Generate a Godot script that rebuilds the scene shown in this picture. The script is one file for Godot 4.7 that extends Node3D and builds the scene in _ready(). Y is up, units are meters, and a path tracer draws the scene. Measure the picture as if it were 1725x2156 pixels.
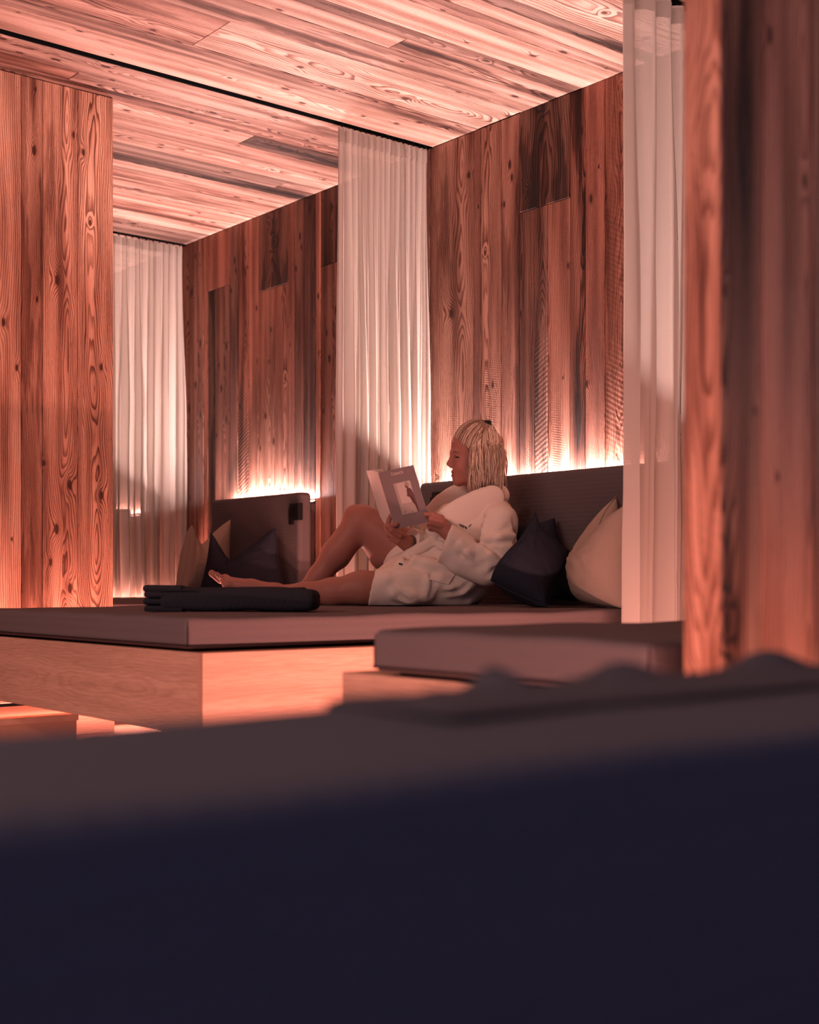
extends Node3D
# A wood-clad relaxation room in the evening: a woman in a bathrobe reads on a day bed lit from behind its headboard.
# World: the back wall is the plane z = 0 and runs along x; the room lies at z > 0; the floor is y = 0.

const CEIL := 2.369
const BED := 0.478          # top of every mattress
const EYE := Vector3(0, 0.56, 3.54)
const YAW := 39.2415        # degrees between the view and the wall

const GROUPS := {
	"pillow": "pillows leaning on the day beds", "day bed": "padded day beds and benches", "headboard": "padded headboards along the back wall",
	"light strip": "hidden light strips", "curtain track": "black curtain tracks in the ceiling", "reading lamp": "black reading lamps on the headboards",
}
var M := {}
var rng := RandomNumberGenerator.new()

# ------------------------------------------------------------------ mesh building
class MB:
	var v := PackedVector3Array()
	var n := PackedVector3Array()
	var uv := PackedVector2Array()
	var c := PackedColorArray()
	var idx := PackedInt32Array()
	func vert(p: Vector3, nn: Vector3, t := Vector2.ZERO, col := Color.WHITE) -> int:
		v.append(p); n.append(nn); uv.append(t); c.append(col)
		return v.size() - 1
	func tri(a: int, b: int, d: int) -> void:      # counter-clockwise seen from outside; Godot wants clockwise
		idx.append(a); idx.append(d); idx.append(b)
	func quad(a: Vector3, b: Vector3, d: Vector3, e: Vector3, uvs := [Vector2(0, 0), Vector2(1, 0), Vector2(1, 1), Vector2(0, 1)], col := Color.WHITE) -> void:
		var nn := (b - a).cross(e - a)
		if nn.length_squared() < 1e-14:
			nn = (d - b).cross(e - b)
		nn = nn.normalized()
		var i := vert(a, nn, uvs[0], col)
		vert(b, nn, uvs[1], col); vert(d, nn, uvs[2], col); vert(e, nn, uvs[3], col)
		tri(i, i + 1, i + 2); tri(i, i + 2, i + 3)
	# grid of points p[j][i]; normals smooth
	func grid(p: Array, close_u := false, flip := false, col := Color.WHITE, uvscale := Vector2.ONE) -> void:
		var h := p.size()
		var w: int = p[0].size()
		var base := v.size()
		for j in h:
			for i in w:
				vert(p[j][i], Vector3.ZERO, Vector2(float(i) / maxf(1, w - 1), float(j) / maxf(1, h - 1)) * uvscale, col)
		var first := idx.size()
		for j in h - 1:
			for i in (w if close_u else w - 1):
				var a := base + j * w + i
				var b := base + j * w + (i + 1) % w
				if flip:
					tri(a, a + w, b); tri(b, a + w, b + w)
				else:
					tri(a, b, a + w); tri(b, b + w, a + w)
		smooth(first, base)
	func smooth(first: int, base: int) -> void:
		for k in range(first, idx.size(), 3):
			var a := idx[k]; var b := idx[k + 2]; var d := idx[k + 1]
			var nn := (v[b] - v[a]).cross(v[d] - v[a])
			n[a] += nn; n[b] += nn; n[d] += nn
		for i in range(base, v.size()):
			n[i] = n[i].normalized() if n[i].length_squared() > 1e-20 else Vector3.UP
	func tube(pts: Array, rad: Array, sides := 8, col := Color.WHITE, cap := true) -> void:
		var rows := []
		var up := Vector3.UP
		var prev_x := Vector3.ZERO
		for j in pts.size():
			var d: Vector3 = (pts[mini(j + 1, pts.size() - 1)] - pts[maxi(j - 1, 0)]).normalized()
			var x := prev_x - d * prev_x.dot(d) if j > 0 else up.cross(d)
			if x.length_squared() < 1e-6:
				x = Vector3(0, 0, 1).cross(d)
			x = x.normalized(); prev_x = x
			var y := d.cross(x)
			var r: float = rad[j] if j < rad.size() else rad[-1]
			var row := []
			for i in sides:
				var a := TAU * i / sides
				row.append(pts[j] + (x * cos(a) + y * sin(a)) * r)
			if cap and j == 0:
				var r0 := []
				for i in sides: r0.append(pts[0] - d * r * 0.3 + (row[i] - pts[0]) * 0.02)
				rows.append(r0)
			rows.append(row)
			if cap and j == pts.size() - 1:
				var r1 := []
				for i in sides: r1.append(pts[j] + d * r * 0.3 + (row[i] - pts[j]) * 0.02)
				rows.append(r1)
		grid(rows, true, false, col)
	# box with rounded edges; bend is an optional function of a point
	func rbox(ctr: Vector3, size: Vector3, r: float, seg := 3, cuts := 1, bend = null, col := Color.WHITE) -> void:
		var h := size / 2
		r = minf(r, minf(h.x, minf(h.y, h.z)) * 0.999)
		var steps := func(half: float) -> Array:
			var a := []
			for k in seg: a.append(-half + r - r * cos(PI / 2 * k / seg) if r > 0 else -half)
			for k in cuts + 1: a.append(lerpf(-half + r, half - r, float(k) / cuts))
			for k in seg: a.append(half - r + r * sin(PI / 2 * (k + 1) / seg))
			return a
		var dirs := [Vector3.AXIS_X, Vector3.AXIS_Y, Vector3.AXIS_Z]
		for ax in dirs:
			for s in [-1.0, 1.0]:
				var a1: int = (ax + 1) % 3
				var a2: int = (ax + 2) % 3
				var p := []
				for t2 in steps.call(h[a2]):
					var row := []
					for t1 in steps.call(h[a1]):
						var q := Vector3.ZERO
						q[ax] = s * h[ax]; q[a1] = t1; q[a2] = t2
						var inner := Vector3(clampf(q.x, -h.x + r, h.x - r), clampf(q.y, -h.y + r, h.y - r), clampf(q.z, -h.z + r, h.z - r))
						var d := q - inner
						if d.length_squared() > 1e-12:
							q = inner + d.normalized() * r
						q += ctr
						if bend != null:
							q = bend.call(q)
						row.append(q)
					p.append(row)
				grid(p, false, s < 0, col)
	func mesh() -> ArrayMesh:
		var a := []
		a.resize(Mesh.ARRAY_MAX)
		a[Mesh.ARRAY_VERTEX] = v; a[Mesh.ARRAY_NORMAL] = n; a[Mesh.ARRAY_TEX_UV] = uv; a[Mesh.ARRAY_COLOR] = c; a[Mesh.ARRAY_INDEX] = idx
		var m := ArrayMesh.new()
		m.add_surface_from_arrays(Mesh.PRIMITIVE_TRIANGLES, a)
		return m

# ------------------------------------------------------------------ soft shapes: a field of capsules and ellipsoids, meshed with surface nets
class Field:
	var ty := PackedInt32Array()      # 0 capsule, 1 ellipsoid
	var op := PackedInt32Array()      # 0 add, 1 carve
	var A := PackedVector3Array()
	var B := PackedVector3Array()
	var ra := PackedFloat32Array()
	var rb := PackedFloat32Array()
	var kk := PackedFloat32Array()
	var zs := PackedFloat32Array()
	var pn := PackedVector3Array()
	var pd := PackedFloat32Array()
	func cap(a: Vector3, b: Vector3, r0: float, r1: float, k := 0.02, o := 0, z := 1.0) -> void:
		ty.append(0); op.append(o); A.append(a); B.append(b); ra.append(r0); rb.append(r1); kk.append(k); zs.append(z); pn.append(Vector3.ZERO); pd.append(0)
	func chain(p: Array, r: Array, k := 0.02, o := 0, z := 1.0) -> void:
		for i in p.size() - 1:
			cap(p[i], p[i + 1], r[mini(i, r.size() - 1)], r[mini(i + 1, r.size() - 1)], k, o, z)
	func ell(c: Vector3, r: Vector3, k := 0.02, o := 0) -> void:
		ty.append(1); op.append(o); A.append(c); B.append(r); ra.append(minf(r.x, minf(r.y, r.z))); rb.append(0); kk.append(k); zs.append(1); pn.append(Vector3.ZERO); pd.append(0)
	func cut(p: Vector3, nrm: Vector3) -> void:     # ends the last shape at a plane
		var u := nrm.normalized()
		pn[-1] = u; pd[-1] = u.dot(p)
	func one(i: int, p: Vector3) -> float:
		var d := 0.0
		if ty[i] == 0:
			var q := p - A[i]
			var ba := B[i] - A[i]
			var z := zs[i]
			if z != 1.0:
				q.z /= z; ba.z /= z
			var l := ba.length_squared()
			var t := clampf(q.dot(ba) / l, 0, 1) if l > 1e-12 else 0.0
			d = (q - ba * t).length() - lerpf(ra[i], rb[i], t)
			if z < 1.0: d *= z
		else:
			d = (((p - A[i]) / B[i]).length() - 1.0) * ra[i]
		if pn[i] != Vector3.ZERO:
			d = maxf(d, p.dot(pn[i]) - pd[i])
		return d
	func at(p: Vector3, list: PackedInt32Array) -> float:
		var d := 1e3
		for i in list:
			var e := one(i, p)
			var k := kk[i]
			if op[i] == 0:
				var h := maxf(k - absf(d - e), 0.0)
				d = minf(d, e) - h * h / (4.0 * k)
			else:
				e = -e
				var h := maxf(k - absf(d - e), 0.0)
				d = maxf(d, e) + h * h / (4.0 * k)
		return d
	func all() -> PackedInt32Array:
		return PackedInt32Array(range(A.size()))
	func front(x: float, y: float, from := 0.5) -> float:      # z of the surface seen along -z
		var z := from
		var l := all()
		for k in 60:
			var d := at(Vector3(x, y, z), l)
			if d < 0.0006: break
			z -= maxf(d * 0.8, 0.0005)
		return z
	func net(lo: Vector3, hi: Vector3, cell: float, out: MB, col := Color.WHITE) -> void:
		var nx := int(ceil((hi.x - lo.x) / cell / 4)) * 4 + 1
		var ny := int(ceil((hi.y - lo.y) / cell / 4)) * 4 + 1
		var nz := int(ceil((hi.z - lo.z) / cell / 4)) * 4 + 1
		var val := PackedFloat32Array()
		val.resize(nx * ny * nz)
		val.fill(1e9)
		var R := cell * 2 * 1.7321
		var every := all()
		var active := PackedInt32Array()
		var half := Vector3.ONE * cell * 2
		for bz in (nz - 1) / 4:
			for by in (ny - 1) / 4:
				for bx in (nx - 1) / 4:
					var ctr := lo + Vector3(bx, by, bz) * cell * 4 + half
					var best := 1e3
					var list := PackedInt32Array()
					for i in every:
						var e := one(i, ctr)
						if op[i] == 0: best = minf(best, e)
						if e < R + kk[i] * 1.5 + 0.004: list.append(i)
					if best > R + 0.012 or best < -R - 0.03 and not Array(list).any(func(i): return op[i] == 1):
						continue
					active.append(bx * 4); active.append(by * 4); active.append(bz * 4)
					for k in 5:
						for j in 5:
							var o := ((bz * 4 + k) * ny + by * 4 + j) * nx + bx * 4
							for i in 5:
								if val[o + i] > 1e8:
									val[o + i] = at(lo + Vector3(bx * 4 + i, by * 4 + j, bz * 4 + k) * cell, list)
		var cellv := {}
		var base := out.v.size()
		var sx := 1
		var sy := nx
		var sz := nx * ny
		var off := [0, sx, sy, sx + sy, sz, sx + sz, sy + sz, sx + sy + sz]
		var edges := [0, 1, 2, 3, 4, 5, 6, 7, 0, 2, 1, 3, 4, 6, 5, 7, 0, 4, 1, 5, 2, 6, 3, 7]
		for b in range(0, active.size(), 3):
			for k in 4:
				for j in 4:
					var o := ((active[b + 2] + k) * ny + active[b + 1] + j) * nx + active[b]
					for i in 4:
						var q := o + i
						var inside := 0
						for e in 8:
							if val[q + off[e]] < 0: inside += 1
						if inside == 0 or inside == 8: continue
						var sum := Vector3.ZERO
						var cnt := 0
						for e in 12:
							var e0: int = edges[e * 2]
							var e1: int = edges[e * 2 + 1]
							var v0 := val[q + off[e0]]
							var v1 := val[q + off[e1]]
							if (v0 < 0) != (v1 < 0):
								var t := v0 / (v0 - v1)
								var p0 := Vector3(e0 & 1, (e0 >> 1) & 1, e0 >> 2)
								var p1 := Vector3(e1 & 1, (e1 >> 1) & 1, e1 >> 2)
								sum += p0.lerp(p1, t); cnt += 1
						var p := lo + (Vector3(active[b] + i, active[b + 1] + j, active[b + 2] + k) + sum / cnt) * cell
						cellv[q] = out.vert(p, Vector3.ZERO, Vector2(p.x, p.y), col)
		var first := out.idx.size()
		for q in cellv:
			for ax in 3:
				var s: int = [sx, sy, sz][ax]
				var v0 := val[q]
				var v1 := val[q + s]
				if (v0 < 0) == (v1 < 0) or v1 > 1e8: continue
				var u: int = [sy, sz, sx][ax]
				var w: int = [sz, sx, sy][ax]
				if not (cellv.has(q - u) and cellv.has(q - w) and cellv.has(q - u - w)): continue
				var a: int = cellv[q - u - w]; var b2: int = cellv[q - w]; var c2: int = cellv[q]; var d2: int = cellv[q - u]
				if v0 < 0:
					out.tri(a, b2, c2); out.tri(a, c2, d2)
				else:
					out.tri(a, c2, b2); out.tri(a, d2, c2)
		out.smooth(first, base)

# ------------------------------------------------------------------ naming and placing
var used := {}

func numbered(called: String) -> String:
	var k: int = used.get(called, 0)
	used[called] = k + 1
	return called if k == 0 else "%s_%03d" % [called, k]

func tag(o: Node, label: String, category: String, group := "", kind := "") -> void:
	if label: o.set_meta("label", label)
	if category: o.set_meta("category", category)
	if group: o.set_meta("group", group)
	if kind: o.set_meta("kind", kind)

func thing(called: String, label: String, category: String, at := Vector3.ZERO, turn := 0.0, group := "") -> Node3D:
	var o := Node3D.new()
	o.name = numbered(called)
	add_child(o)
	o.position = at; o.rotation.y = turn
	tag(o, label, category, group if group else GROUPS.get(category, ""))
	return o

func part(called: String, mb: MB, m: Material, parent: Node, at := Vector3.ZERO) -> MeshInstance3D:
	var o := MeshInstance3D.new()
	o.mesh = mb.mesh()
	o.material_override = m
	o.cast_shadow = GeometryInstance3D.SHADOW_CASTING_SETTING_ON
	if parent == self:
		o.name = numbered(called)
	else:
		o.name = called
		var k := 1
		while parent.has_node(NodePath(o.name)):
			o.name = "%s_%03d" % [called, k]; k += 1
	parent.add_child(o, true)
	o.position = at
	return o

func structure(called: String, mb: MB, m: Material) -> MeshInstance3D:
	var o := part(called, mb, m, self)
	o.set_meta("kind", "structure")
	return o

func box(ctr: Vector3, size: Vector3, r := 0.003, seg := 1) -> MB:
	var mb := MB.new()
	mb.rbox(ctr, size, r, seg)
	return mb

func span(lo: Vector3, hi: Vector3, r := 0.003, seg := 1) -> MB:
	return box((lo + hi) / 2, (hi - lo).abs(), r, seg)

# ------------------------------------------------------------------ textures
const ROWS := 12
const BOARD_PX := 168
const ATLAS_W := 2048
var alb := PackedByteArray()
var hgt := PackedByteArray()

func board_row(row: int) -> void:
	var r := RandomNumberGenerator.new()
	r.seed = 1000 + row * 77
	var nA := FastNoiseLite.new(); nA.seed = row * 5 + 1; nA.frequency = 1.0; nA.noise_type = FastNoiseLite.TYPE_SIMPLEX_SMOOTH; nA.fractal_type = FastNoiseLite.FRACTAL_NONE
	var nF := FastNoiseLite.new(); nF.seed = row * 5 + 2; nF.frequency = 1.0; nF.noise_type = FastNoiseLite.TYPE_VALUE; nF.fractal_octaves = 2
	var smoothb := row >= 10                     # the last two rows are new, planed boards
	var W := 0.16
	var Len := 2.4
	var h0 := r.randf_range(0.012, 0.05)
	if row in [1, 5, 8]: h0 = r.randf_range(0.004, 0.012)
	var c0 := r.randf_range(-0.05, 0.05)
	if row in [3, 7]: c0 = r.randf_range(0.1, 0.16)      # straight-grained
	var ring := r.randf_range(0.0042, 0.0065) * (1.6 if row in [1, 5] else 1.0)
	var knots := []
	for k in r.randi_range(6, 10) if not smoothb else 0:
		knots.append([r.randf_range(0.05, 2.35), r.randf_range(-0.07, 0.07), r.randf_range(0.003, 0.010)])
	var contrast := r.randf_range(0.75, 1.15) if not smoothb else 0.17
	var saw := row in [2, 6]
	var weather: float = [0.16, 0.06, 0.22, 0.12, 0.05, 0.18, 0.25, 0.06, 0.28, 0.42, 0.0, 0.0][row]
	var dark_band := r.randf_range(-0.06, 0.06)
	var dark_amt: float = [0.0, 0.0, 0.15, 0.0, 0.0, 0.35, 0.2, 0.0, 0.25, 0.4, 0.0, 0.0][row]
	for x in ATLAS_W:
		var U := Len * x / ATLAS_W
		var hU := h0 + 0.022 * nA.get_noise_2d(U * 0.9, 3.0) + 0.008 * nA.get_noise_2d(U * 3.0, 9.0)
		var cU := c0 + 0.022 * nA.get_noise_2d(U * 0.8, 17.0)
		var near := []
		for k in knots:
			if absf(k[0] - U) < k[2] * 14: near.append(k)
		for y in BOARD_PX:
			var V := W * (float(y) / (BOARD_PX - 1) - 0.5)
			var dv := V - cU
			var rr := sqrt(dv * dv + hU * hU)
			var kn := 0.0
			var core := 0.0
			var near_knot := 9.0
			for k in near:
				var du: float = (U - k[0]) / 2.4
				var dk = du * du + (V - k[1]) * (V - k[1])
				var rk: float = k[2]
				var g := exp(-dk / (rk * rk * 5.0))
				kn += g * rk * 1.9
				near_knot = minf(near_knot, sqrt(dk * 1.3) / rk)
				core = maxf(core, 1.0 - smoothstep(0.7, 1.15, sqrt(dk * 1.5) / rk))
			rr += kn + 0.0022 * nA.get_noise_2d(U * 4.0, V * 45.0)
			var xr := rr / ring
			var ri := floorf(xr)
			var fr := xr - ri
			var vary := fposmod(sin(ri * 12.9898 + row) * 43758.5453, 1.0)
			var late := smoothstep(0.25 + 0.2 * vary, 0.88, fr) * (1.0 - smoothstep(0.9, 1.0, fr)) * (0.55 + 0.45 * vary)
			var fib := nF.get_noise_2d(U * 22.0, V * 1400.0)
			var st := nA.get_noise_2d(U * 1.1 + 40.0, V * 22.0)
			var tone := 0.86 - contrast * 0.46 * late + 0.10 * fib + (0.20 if not smoothb else 0.05) * st
			if dark_amt > 0.0:
				tone -= dark_amt * smoothstep(0.02, -0.01, absf(V - dark_band - 0.02 * st) - 0.02) * (0.6 + 0.4 * nA.get_noise_2d(U * 2.0, 77.0))
			if not smoothb:
				# grey weathering left in long ragged patches
				var patch := nA.get_noise_2d(U * 1.0 + 70.0, V * 16.0 + 3.0) + 0.35 * nF.get_noise_2d(U * 9.0, V * 110.0) + 0.2 * nA.get_noise_2d(U * 7.0, V * 60.0)
				tone -= weather * smoothstep(0.05, 0.45, patch)
				if nF.get_noise_2d(U * 40.0 + 5.0, V * 300.0) > 0.80: tone -= 0.28
				tone -= 0.16 * smoothstep(2.2, 0.6, near_knot)
			tone = lerpf(tone, 0.10 + 0.1 * sin(core * 9.0), core * 0.9)
			tone = clampf(tone, 0.03, 1.0)
			# dark heartwood brown up to pale sapwood
			var cr = lerpf(0.20, 0.95, tone)
			var cg = lerpf(0.125, 0.84, pow(tone, 1.15))
			var cb = lerpf(0.115, 0.77, pow(tone, 1.25))
			var hh := 0.5 + 0.32 * late + 0.14 * fib - core * 0.2
			if saw: hh += 0.22 * smoothstep(-0.2, 0.3, sin((U * 1.0 + V * 0.55) * 330.0)) * smoothstep(-0.3, 0.3, nA.get_noise_2d(U * 1.3, 55.0) + 0.1)
			elif not smoothb: hh += 0.05 * sin((U + V * 0.2) * 700.0) * maxf(0.0, nA.get_noise_2d(U * 2.0, V * 9.0 + 5.0))
			if smoothb: hh = 0.5 + 0.1 * fib
			var o := ((row * (BOARD_PX + 2) + y) * ATLAS_W + x) * 3
			alb[o] = int(cr * 255); alb[o + 1] = int(cg * 255); alb[o + 2] = int(cb * 255)
			hgt[o / 3] = int(clampf(hh, 0, 1) * 255)

func make_wood() -> void:
	var H := ROWS * (BOARD_PX + 2)
	alb.resize(ATLAS_W * H * 3)
	hgt.resize(ATLAS_W * H)
	var task := WorkerThreadPool.add_group_task(board_row, ROWS, -1, true)
	WorkerThreadPool.wait_for_group_task_completion(task)
	var ia := Image.create_from_data(ATLAS_W, H, false, Image.FORMAT_RGB8, alb)
	var ih := Image.create_from_data(ATLAS_W, H, false, Image.FORMAT_L8, hgt)
	ih.convert(Image.FORMAT_RGB8)
	M.atlas = ImageTexture.create_from_image(ia)
	M.atlas_h = ImageTexture.create_from_image(ih)

func wood(bump: float, rough := 0.75) -> StandardMaterial3D:
	var m := StandardMaterial3D.new()
	m.albedo_texture = M.atlas
	m.vertex_color_use_as_albedo = true
	m.roughness = rough
	m.metallic_specular = 0.35
	m.heightmap_enabled = true
	m.heightmap_texture = M.atlas_h
	m.heightmap_scale = bump
	return m

func noise_tex(freq: float, lo: Color, hi: Color, seed_: int, size := 256, oct := 3) -> ImageTexture:
	var nn := FastNoiseLite.new()
	nn.seed = seed_; nn.frequency = freq; nn.fractal_octaves = oct
	var im := nn.get_seamless_image(size, size)
	im.convert(Image.FORMAT_RGB8)
	var d := im.get_data()
	for i in range(0, d.size(), 3):
		var c := lo.lerp(hi, d[i] / 255.0)
		d[i] = int(c.r * 255); d[i + 1] = int(c.g * 255); d[i + 2] = int(c.b * 255)
	return ImageTexture.create_from_image(Image.create_from_data(size, size, false, Image.FORMAT_RGB8, d))

func weave_tex(n: int, rib: bool) -> ImageTexture:
	var im := Image.create(n, n, false, Image.FORMAT_RGB8)
	for y in n:
		for x in n:
			var a := 0.5 + 0.5 * sin(TAU * y / 8.0)
			var b := 0.5 + 0.5 * sin(TAU * x / 8.0 + (PI if (y / 8) % 2 else 0.0))
			var k := a if rib else 0.5 * a + 0.5 * b
			k = k * 0.85 + 0.15 * fposmod(sin(x * 12.98 + y * 78.2) * 43758.5, 1.0)
			im.set_pixel(x, y, Color(k, k, k))
	return ImageTexture.create_from_image(im)

func cloth(col: Color, bump: float, scale: float, rib := false, mottled := 0.1) -> StandardMaterial3D:
	var m := StandardMaterial3D.new()
	m.albedo_color = col
	m.albedo_texture = M.mottle
	m.roughness = 0.95
	m.metallic_specular = 0.15
	m.uv1_triplanar = true
	m.uv1_scale = Vector3.ONE * scale
	m.heightmap_enabled = true
	m.heightmap_texture = M.rib if rib else M.weave
	m.heightmap_scale = bump
	return m

func plain(col: Color, rough := 0.6, spec := 0.4) -> StandardMaterial3D:
	var m := StandardMaterial3D.new()
	m.albedo_color = col; m.roughness = rough; m.metallic_specular = spec
	return m

func materials() -> void:
	make_wood()
	M.mottle = noise_tex(0.16, Color(0.86, 0.86, 0.86), Color(1, 1, 1), 3)
	M.weave = weave_tex(64, false)
	M.rib = weave_tex(64, true)
	M.wall_wood = wood(0.5, 0.62)
	M.ceil_wood = wood(0.12, 0.7)
	M.base_wood = wood(0.05, 0.55)
	M.backing = plain(Color(0.22, 0.15, 0.13), 0.9)
	M.deck_wood = plain(Color(0.66, 0.47, 0.37), 0.55)
	M.floor = wood(0.08, 0.6)
	M.black = plain(Color(0.012, 0.014, 0.02), 0.6)
	M.mattress = cloth(Color(0.44, 0.39, 0.39), 0.12, 5.0, true)
	M.mattress_shaded = cloth(Color(0.33, 0.345, 0.385), 0.12, 5.0, true)  # dimmer, bluer copy of the mattress cloth; foreground shade put into its colour
	M.headboard = cloth(Color(0.38, 0.345, 0.345), 0.10, 8.0)
	M.piping = cloth(Color(0.22, 0.18, 0.18), 0.05, 8.0)
	M.navy = cloth(Color(0.18, 0.19, 0.23), 0.08, 8.0)
	M.light_linen = cloth(Color(0.68, 0.60, 0.54), 0.08, 8.0)
	M.blanket = cloth(Color(0.20, 0.20, 0.22), 0.14, 7.0)
	M.throw_cloth = cloth(Color(0.32, 0.32, 0.35), 0.14, 7.0)
	M.curtain = cloth(Color(0.84, 0.80, 0.76), 0.04, 14.0)
	M.curtain.transparency = BaseMaterial3D.TRANSPARENCY_ALPHA
	M.curtain.albedo_color.a = 0.86
	M.curtain.backlight_enabled = true
	M.curtain.backlight = Color(0.75, 0.75, 0.75)
	M.robe = cloth(Color(0.92, 0.86, 0.80), 0.07, 42.0)
	M.skin = plain(Color(1, 1, 1), 0.5, 0.35)
	M.skin.vertex_color_use_as_albedo = true
	M.skin.subsurf_scatter_enabled = true
	M.skin.subsurf_scatter_strength = 0.12
	M.hair = plain(Color(0.64, 0.54, 0.46), 0.42, 0.5)
	M.hair_dark = plain(Color(0.46, 0.35, 0.27), 0.45, 0.5)
	M.hair_light = plain(Color(0.86, 0.77, 0.68), 0.4, 0.5)
	M.paper = plain(Color(0.85, 0.8, 0.76), 0.5)
	M.led = StandardMaterial3D.new()
	M.led.albedo_color = Color(1, 0.9, 0.85)
	M.led.emission_enabled = true
	M.led.emission = Color(1, 0.82, 0.74)
	M.led.emission_energy_multiplier = 4.0
	M.led_coral = M.led.duplicate()
	M.led_coral.emission = Color(1, 0.62, 0.5)
	M.led_coral.emission_energy_multiplier = 1.5

# ------------------------------------------------------------------ boards
# one board: o is its corner, U along, V across, N out of the surface
func board(o: Vector3, U: Vector3, V: Vector3, N: Vector3, L: float, W: float, T: float, row: int, u0: float, tint: Color, flipv := false, gap := 0.0012, ch := 0.0018) -> MB:
	var mb := MB.new()
	var ru := float(L) / 2.4
	var rows_h := ROWS * (BOARD_PX + 2.0)
	var va := (row * (BOARD_PX + 2.0) + 3.0) / rows_h
	var vspan := minf(1.0, W / 0.16) * (BOARD_PX - 6.0) / rows_h
	var vb := va + vspan
	if flipv:
		var s := va; va = vb; vb = s
	# a board never runs over the end of the drawn one; every other one is laid the other way round
	var start := fposmod(u0, 1.0) * maxf(0.0, 1.0 - ru)
	var turned := fposmod(u0 * 7.31, 1.0) < 0.5
	var f := func(u: float, w: float) -> Vector2:
		var k := start + u / L * ru
		return Vector2(1.0 - k if turned else k, lerpf(va, vb, w / W))
	var p := func(u: float, w: float, h: float) -> Vector3:
		return o + U * u + V * w + N * h
	var g := gap / 2
	var a := g + ch
	var c := [[a, a], [L - a, a], [L - a, W - a], [a, W - a]]
	var e := [[g, g], [L - g, g], [L - g, W - g], [g, W - g]]
	var order := [0, 1, 2, 3] if U.cross(V).dot(N) > 0 else [0, 3, 2, 1]
	var q := []
	var t := []
	for k in order:
		q.append(p.call(c[k][0], c[k][1], 0.0)); t.append(f.call(c[k][0], c[k][1]))
	mb.quad(q[0], q[1], q[2], q[3], t, tint)
	for i in 4:
		var k0: int = order[i]
		var k1: int = order[(i + 1) % 4]
		var b0: Vector3 = p.call(e[k0][0], e[k0][1], -ch)
		var b1: Vector3 = p.call(e[k1][0], e[k1][1], -ch)
		var d0: Vector3 = p.call(e[k0][0], e[k0][1], -T)
		var d1: Vector3 = p.call(e[k1][0], e[k1][1], -T)
		var t0: Vector2 = f.call(e[k0][0], e[k0][1])
		var t1: Vector2 = f.call(e[k1][0], e[k1][1])
		mb.quad(b0, b1, q[(i + 1) % 4], q[i], [t0, t1, t[(i + 1) % 4], t[i]], tint)
		mb.quad(d0, d1, b1, b0, [t0, t1, t1, t0], tint * 0.8)
	return mb

func tone(k0: float, red := 0.0, base := Color(0.555, 0.42, 0.38)) -> Color:
	var k := minf(pow(k0, 1.35), 1.22)
	return Color(base.r * k * (1 + red * 0.3), base.g * k * (1 - red * 0.25), base.b * k * (1 - red * 0.35))

# lists of [from, to, tone, red, row, u offset] across a surface
func wall_boards(parent: Node) -> void:
	var U := Vector3.UP
	var V := Vector3.RIGHT
	var N := Vector3.BACK
	# x0, x1, y0, y1, brightness, redness, row
	var a := [
		[-4.20, -3.929, 0, 2.369, .92, .0, 0], [-3.929, -3.886, 0, 2.369, .62, .3, 3], [-3.886, -3.767, 0, 2.369, .95, .0, 4], [-3.767, -3.663, 0, 2.369, .92, .05, 8],
		[-3.663, -3.396, 1.983, 2.369, .50, .1, 9], [-3.663, -3.58, 0, 1.983, .60, .2, 5], [-3.58, -3.512, 0, 1.983, .62, .1, 6], [-3.512, -3.396, 0, 1.983, .92, .15, 1],
		[-3.396, -3.317, 0, 2.369, .72, .3, 9], [-3.317, -3.222, 0, 2.369, .82, .45, 3], [-3.222, -3.10, 0, 2.369, .8, .4, 2], [-3.10, -2.92, 0, 2.369, .8, .25, 4], [-2.92, -2.70, 0, 2.369, .75, .2, 0],
		[-6.272, -6.145, 0, 2.369, .72, .3, 4], [-6.145, -6.047, 0, 2.369, .80, .35, 0], [-6.047, -5.786, 2.08, 2.369, .85, .4, 7], [-6.047, -6.003, 0, 2.08, .95, .35, 3], [-6.003, -5.931, 0, 2.08, .38, .1, 9],
		[-5.931, -5.786, 0, 2.08, .62, .2, 0], [-5.786, -5.708, 0, 2.369, .55, .15, 8], [-5.708, -5.61, 0, 2.369, .75, .3, 6], [-5.61, -5.518, 0, 2.369, .85, .3, 7], [-5.518, -5.254, 1.994, 2.369, .48, .1, 9],
		[-5.518, -5.373, 0, 1.994, .80, .2, 1], [-5.373, -5.254, 0, 1.994, .78, .25, 4], [-5.254, -5.201, 0, 2.369, .82, .3, 3], [-5.201, -5.118, 0, 2.369, .6, .2, 8], [-5.118, -5.025, 0, 2.369, .45, .2, 5],
		[-5.025, -4.987, 0, 2.369, .95, .3, 7], [-4.987, -4.834, 2.02, 2.369, .45, .15, 9], [-4.987, -4.834, 0, 2.02, .55, .25, 0], [-4.834, -4.72, 0, 2.369, .62, .3, 4], [-4.72, -4.55, 0, 2.369, .7, .2, 1], [-4.55, -4.37, 0, 2.369, .66, .2, 8], [-4.37, -4.20, 0, 2.369, .7, .2, 3],
	]
	var x := -6.272
	while x > -9.0:
		var w := rng.randf_range(0.14, 0.2)
		a.append([x - w, x, 0, 2.369, rng.randf_range(.6, .9), .2, rng.randi_range(0, 9)]); x -= w
	x = -2.70
	while x < 2.0:
		var w := rng.randf_range(0.12, 0.2)
		a.append([x, x + w, 0, 2.369, rng.randf_range(.6, .9), .2, rng.randi_range(0, 9)]); x += w
	for b in a:
		var proud := rng.randf_range(-0.0015, 0.0015)
		part("plank", board(Vector3(b[0], b[2], proud), U, V, N, b[3] - b[2], b[1] - b[0], 0.012, b[6], rng.randf(), tone(b[4], b[5]), rng.randf() < 0.5), M.wall_wood, parent)

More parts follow.
